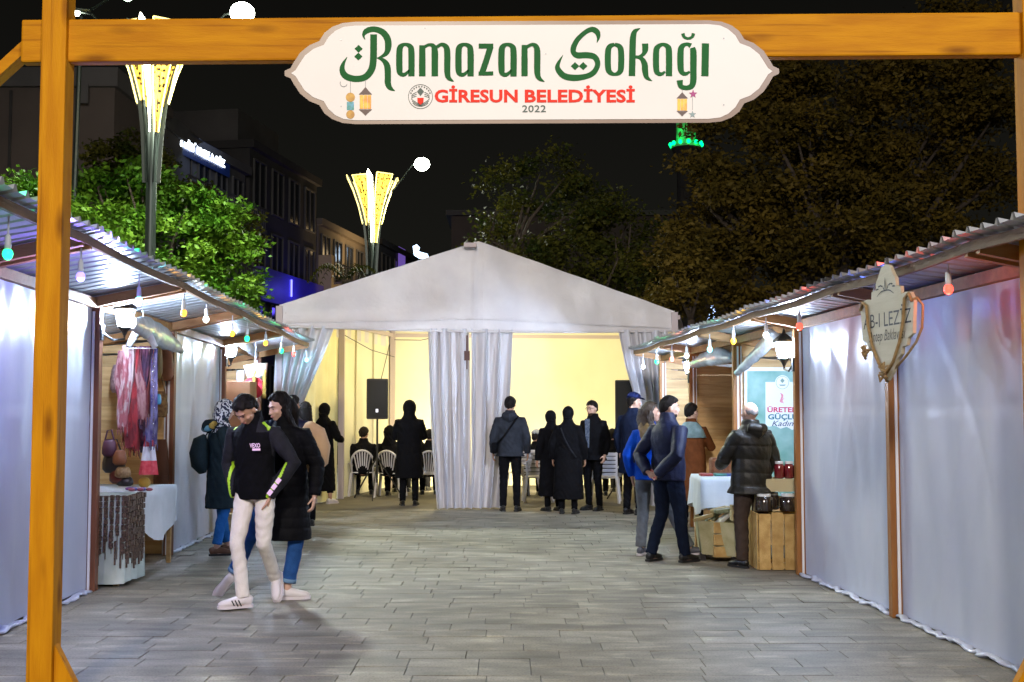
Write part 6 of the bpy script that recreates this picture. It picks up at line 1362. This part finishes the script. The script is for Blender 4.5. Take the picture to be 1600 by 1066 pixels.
# 17 man in navy cap
p = G(988, 804); person((p.x+.02, p.y, 0), -38, 1.82, 'tall man in dark coat and navy cap at the right tent curtain', (cl('dark_navy_coat', (.006,.009,.022)), dict(hem=.6, w=1.1, arm=1.1, name='coat')), (BLK, {}), 'cap', cl('navy_cap', (.010,.014,.05)), skin=M_skin2, shoes=(SHB,SOLD), hy=-42)
# 18 young woman
BLU = cl('royal_blue_fleece', (.005,.05,.34), .8)
def bl_idx(c, s):
    x, z = c[:,0]/s, c[:,2]/s; i = np.zeros(len(c), int); i[(x > .13)] = 1; i[(np.abs(c[:,1]/s) > .0)&(x < -.17)&(z > 1.1)&(z < 1.35)] = 0; return i
def w18(t, s, T, Hd, A):
    for z in (1.30, 1.17): pm(t, MB().bar(T((-.235,-.06,z)), T((-.243,-.06,z-.06)), .03*s, .008*s, (1,0,0)), 'sleeve_print', mat('white_print', (.8,.8,.82), .5), False)
person((1.50, 12.6, 0), -32, 1.66, 'young woman with two tone long hair, royal blue jacket and grey trousers',
    (BLU, dict(hem=.86, w=1.0, arm=1.0, mats=[BLK], midx=bl_idx)), (GREY, dict(w=1.0, end=.065, cuff=.02)), 'long', M_hairb, female=True, skin=M_skin2, hy=-62, vox=.009, shoes=(SHG,SOL), extra=w18,
    arms={'L':((-.25,-.08,1.14),(-.22,-.02,.90))}, legs={'R':((.22,.10,.50),(.42,.16,.10),-55,-6),'L':((-.10,.03,.50),(-.11,-.02,.085),8,0)})
# 19 man in navy jacket, hands behind his back
M_ph = mat('red_patterned_case', (.55,.06,.04), .4, (.8,.5,.42), 40, rmp=(.5,.55))
def m19(t, s, T, Hd, A):
    mb = MB(); mb.ell(Hd((0,.050,.030)), (.055*s,.052*s,.040*s)); remesh(mb, 'beard', MATS['dark_beard'], t, .008, 1)
    pm(t, MB().bar(T((-.06,-.215,.95)), T((.03,-.225,.90)), .075*s, .012*s, (0,1,0)), 'phone_case', M_ph, False)
p = G(1030, 878); person((p.x+.10, p.y, 0), -50, 1.72, 'man in a navy padded jacket and dark jeans, hands clasped behind his back',
    (PUFN, dict(hem=.86, w=1.12, arm=1.2, wr=.009, quilt=.004, qp=.16, collar=.035)), (JEAND, dict(w=1.05, end=.060)), 'short', skin=M_skin2, hy=-38, hp=4, vox=.008, shoes=(SHB,SOLD), extra=m19,
    arms={'R':((.27,-.16,1.13),(.05,-.225,.93),(-1,-.1,-.15)),'L':((-.29,-.14,1.12),(-.07,-.24,.95),(1,-.05,-.25))}, legs={'R':((.12,.05,.50),(.14,.10,.085),-6,0),'L':((-.11,.02,.50),(-.16,-.10,.085),10,0)})
# 20 woman in brown coat with grey scarf
def w20(t, s, T, Hd, A):
    pm(t, MB().loft([T((0,-.02,1.28)), T((0,-.02,1.38)), T((0,0,1.48))], [(.22*s,.16*s),(.19*s,.15*s),(.10*s,.10*s)], 16), 'shawl', cl('grey_green_shawl', (.16,.24,.26), .8, 1.5))
person((2.34, 15.1, 0), -15, 1.66, 'woman in a rust brown coat and grey green shawl behind the man in navy', (cl('rust_coat', (.11,.038,.014)), dict(hem=.42, flare=.5, w=1.1, name='coat')), (BLK, {}), 'short', skin=M_skin2, female=True, shoes=(SHB,SOLD), hy=-40, extra=w20,
    arms={'R':((.27,.08,1.14),(.18,.26,1.28)),'L':((-.25,.03,1.13),(-.16,.22,1.0))})
# 21 bald man in padded jacket
p = G(1176, 886); person((p.x, p.y, 0), 22, 1.66, 'balding man in shiny dark padded jacket and brown trousers before the crates',
    (PUFO, dict(hem=.78, w=1.18, arm=1.28, quilt=.011, qp=.135, collar=.02, hoodback=True)), (BRN, dict(w=1.12, end=.064)), 'bald', M_hairg, skin=M_skin2, hy=10, vox=.008, shoes=(SHB,SOLD), body_w=1.05,
    arms={'R':((.30,.02,1.13),(.25,.14,.95)),'L':((-.30,.06,1.14),(-.20,.30,1.06))}, legs={'R':((.13,.03,.50),(.15,-.02,.085),-12,0),'L':((-.12,.03,.50),(-.14,-.02,.085),14,0)})
# ---- turn the rough unions into continuous surfaces
for o, vox, sm, post, midx in RM:
    md = o.modifiers.new('r', 'REMESH'); md.mode = 'VOXEL'; md.voxel_size = vox; md.use_smooth_shade = True
    if sm: m2 = o.modifiers.new('s', 'SMOOTH'); m2.factor = .5; m2.iterations = sm
dg = bpy.context.evaluated_depsgraph_get(); dg.update(); new = []
for o, vox, sm, post, midx in RM: new.append(bpy.data.meshes.new_from_object(o.evaluated_get(dg)))
for (o, vox, sm, post, midx), me in zip(RM, new):
    old = o.data; o.modifiers.clear(); o.data = me; s_ = 1.0
    n_ = len(me.vertices)
    if n_ == 0: o.data = old; print('EMPTY', o.name); continue
    co = np.empty(n_*3); me.vertices.foreach_get('co', co); co = co.reshape(-1,3)
    if post is not None:
        nr = np.empty(n_*3); me.vertices.foreach_get('normal', nr); co = post(co, nr.reshape(-1,3), s_); me.vertices.foreach_set('co', co.ravel())
    if midx is not None:
        nf = len(me.polygons); c = np.empty(nf*3); me.polygons.foreach_get('center', c)
        for mm in old.materials: 
            if mm.name not in [x.name for x in me.materials if x]: me.materials.append(mm)
        me.polygons.foreach_set('material_index', midx(c.reshape(-1,3), s_))
    me.polygons.foreach_set('use_smooth', [True]*len(me.polygons)); me.update()
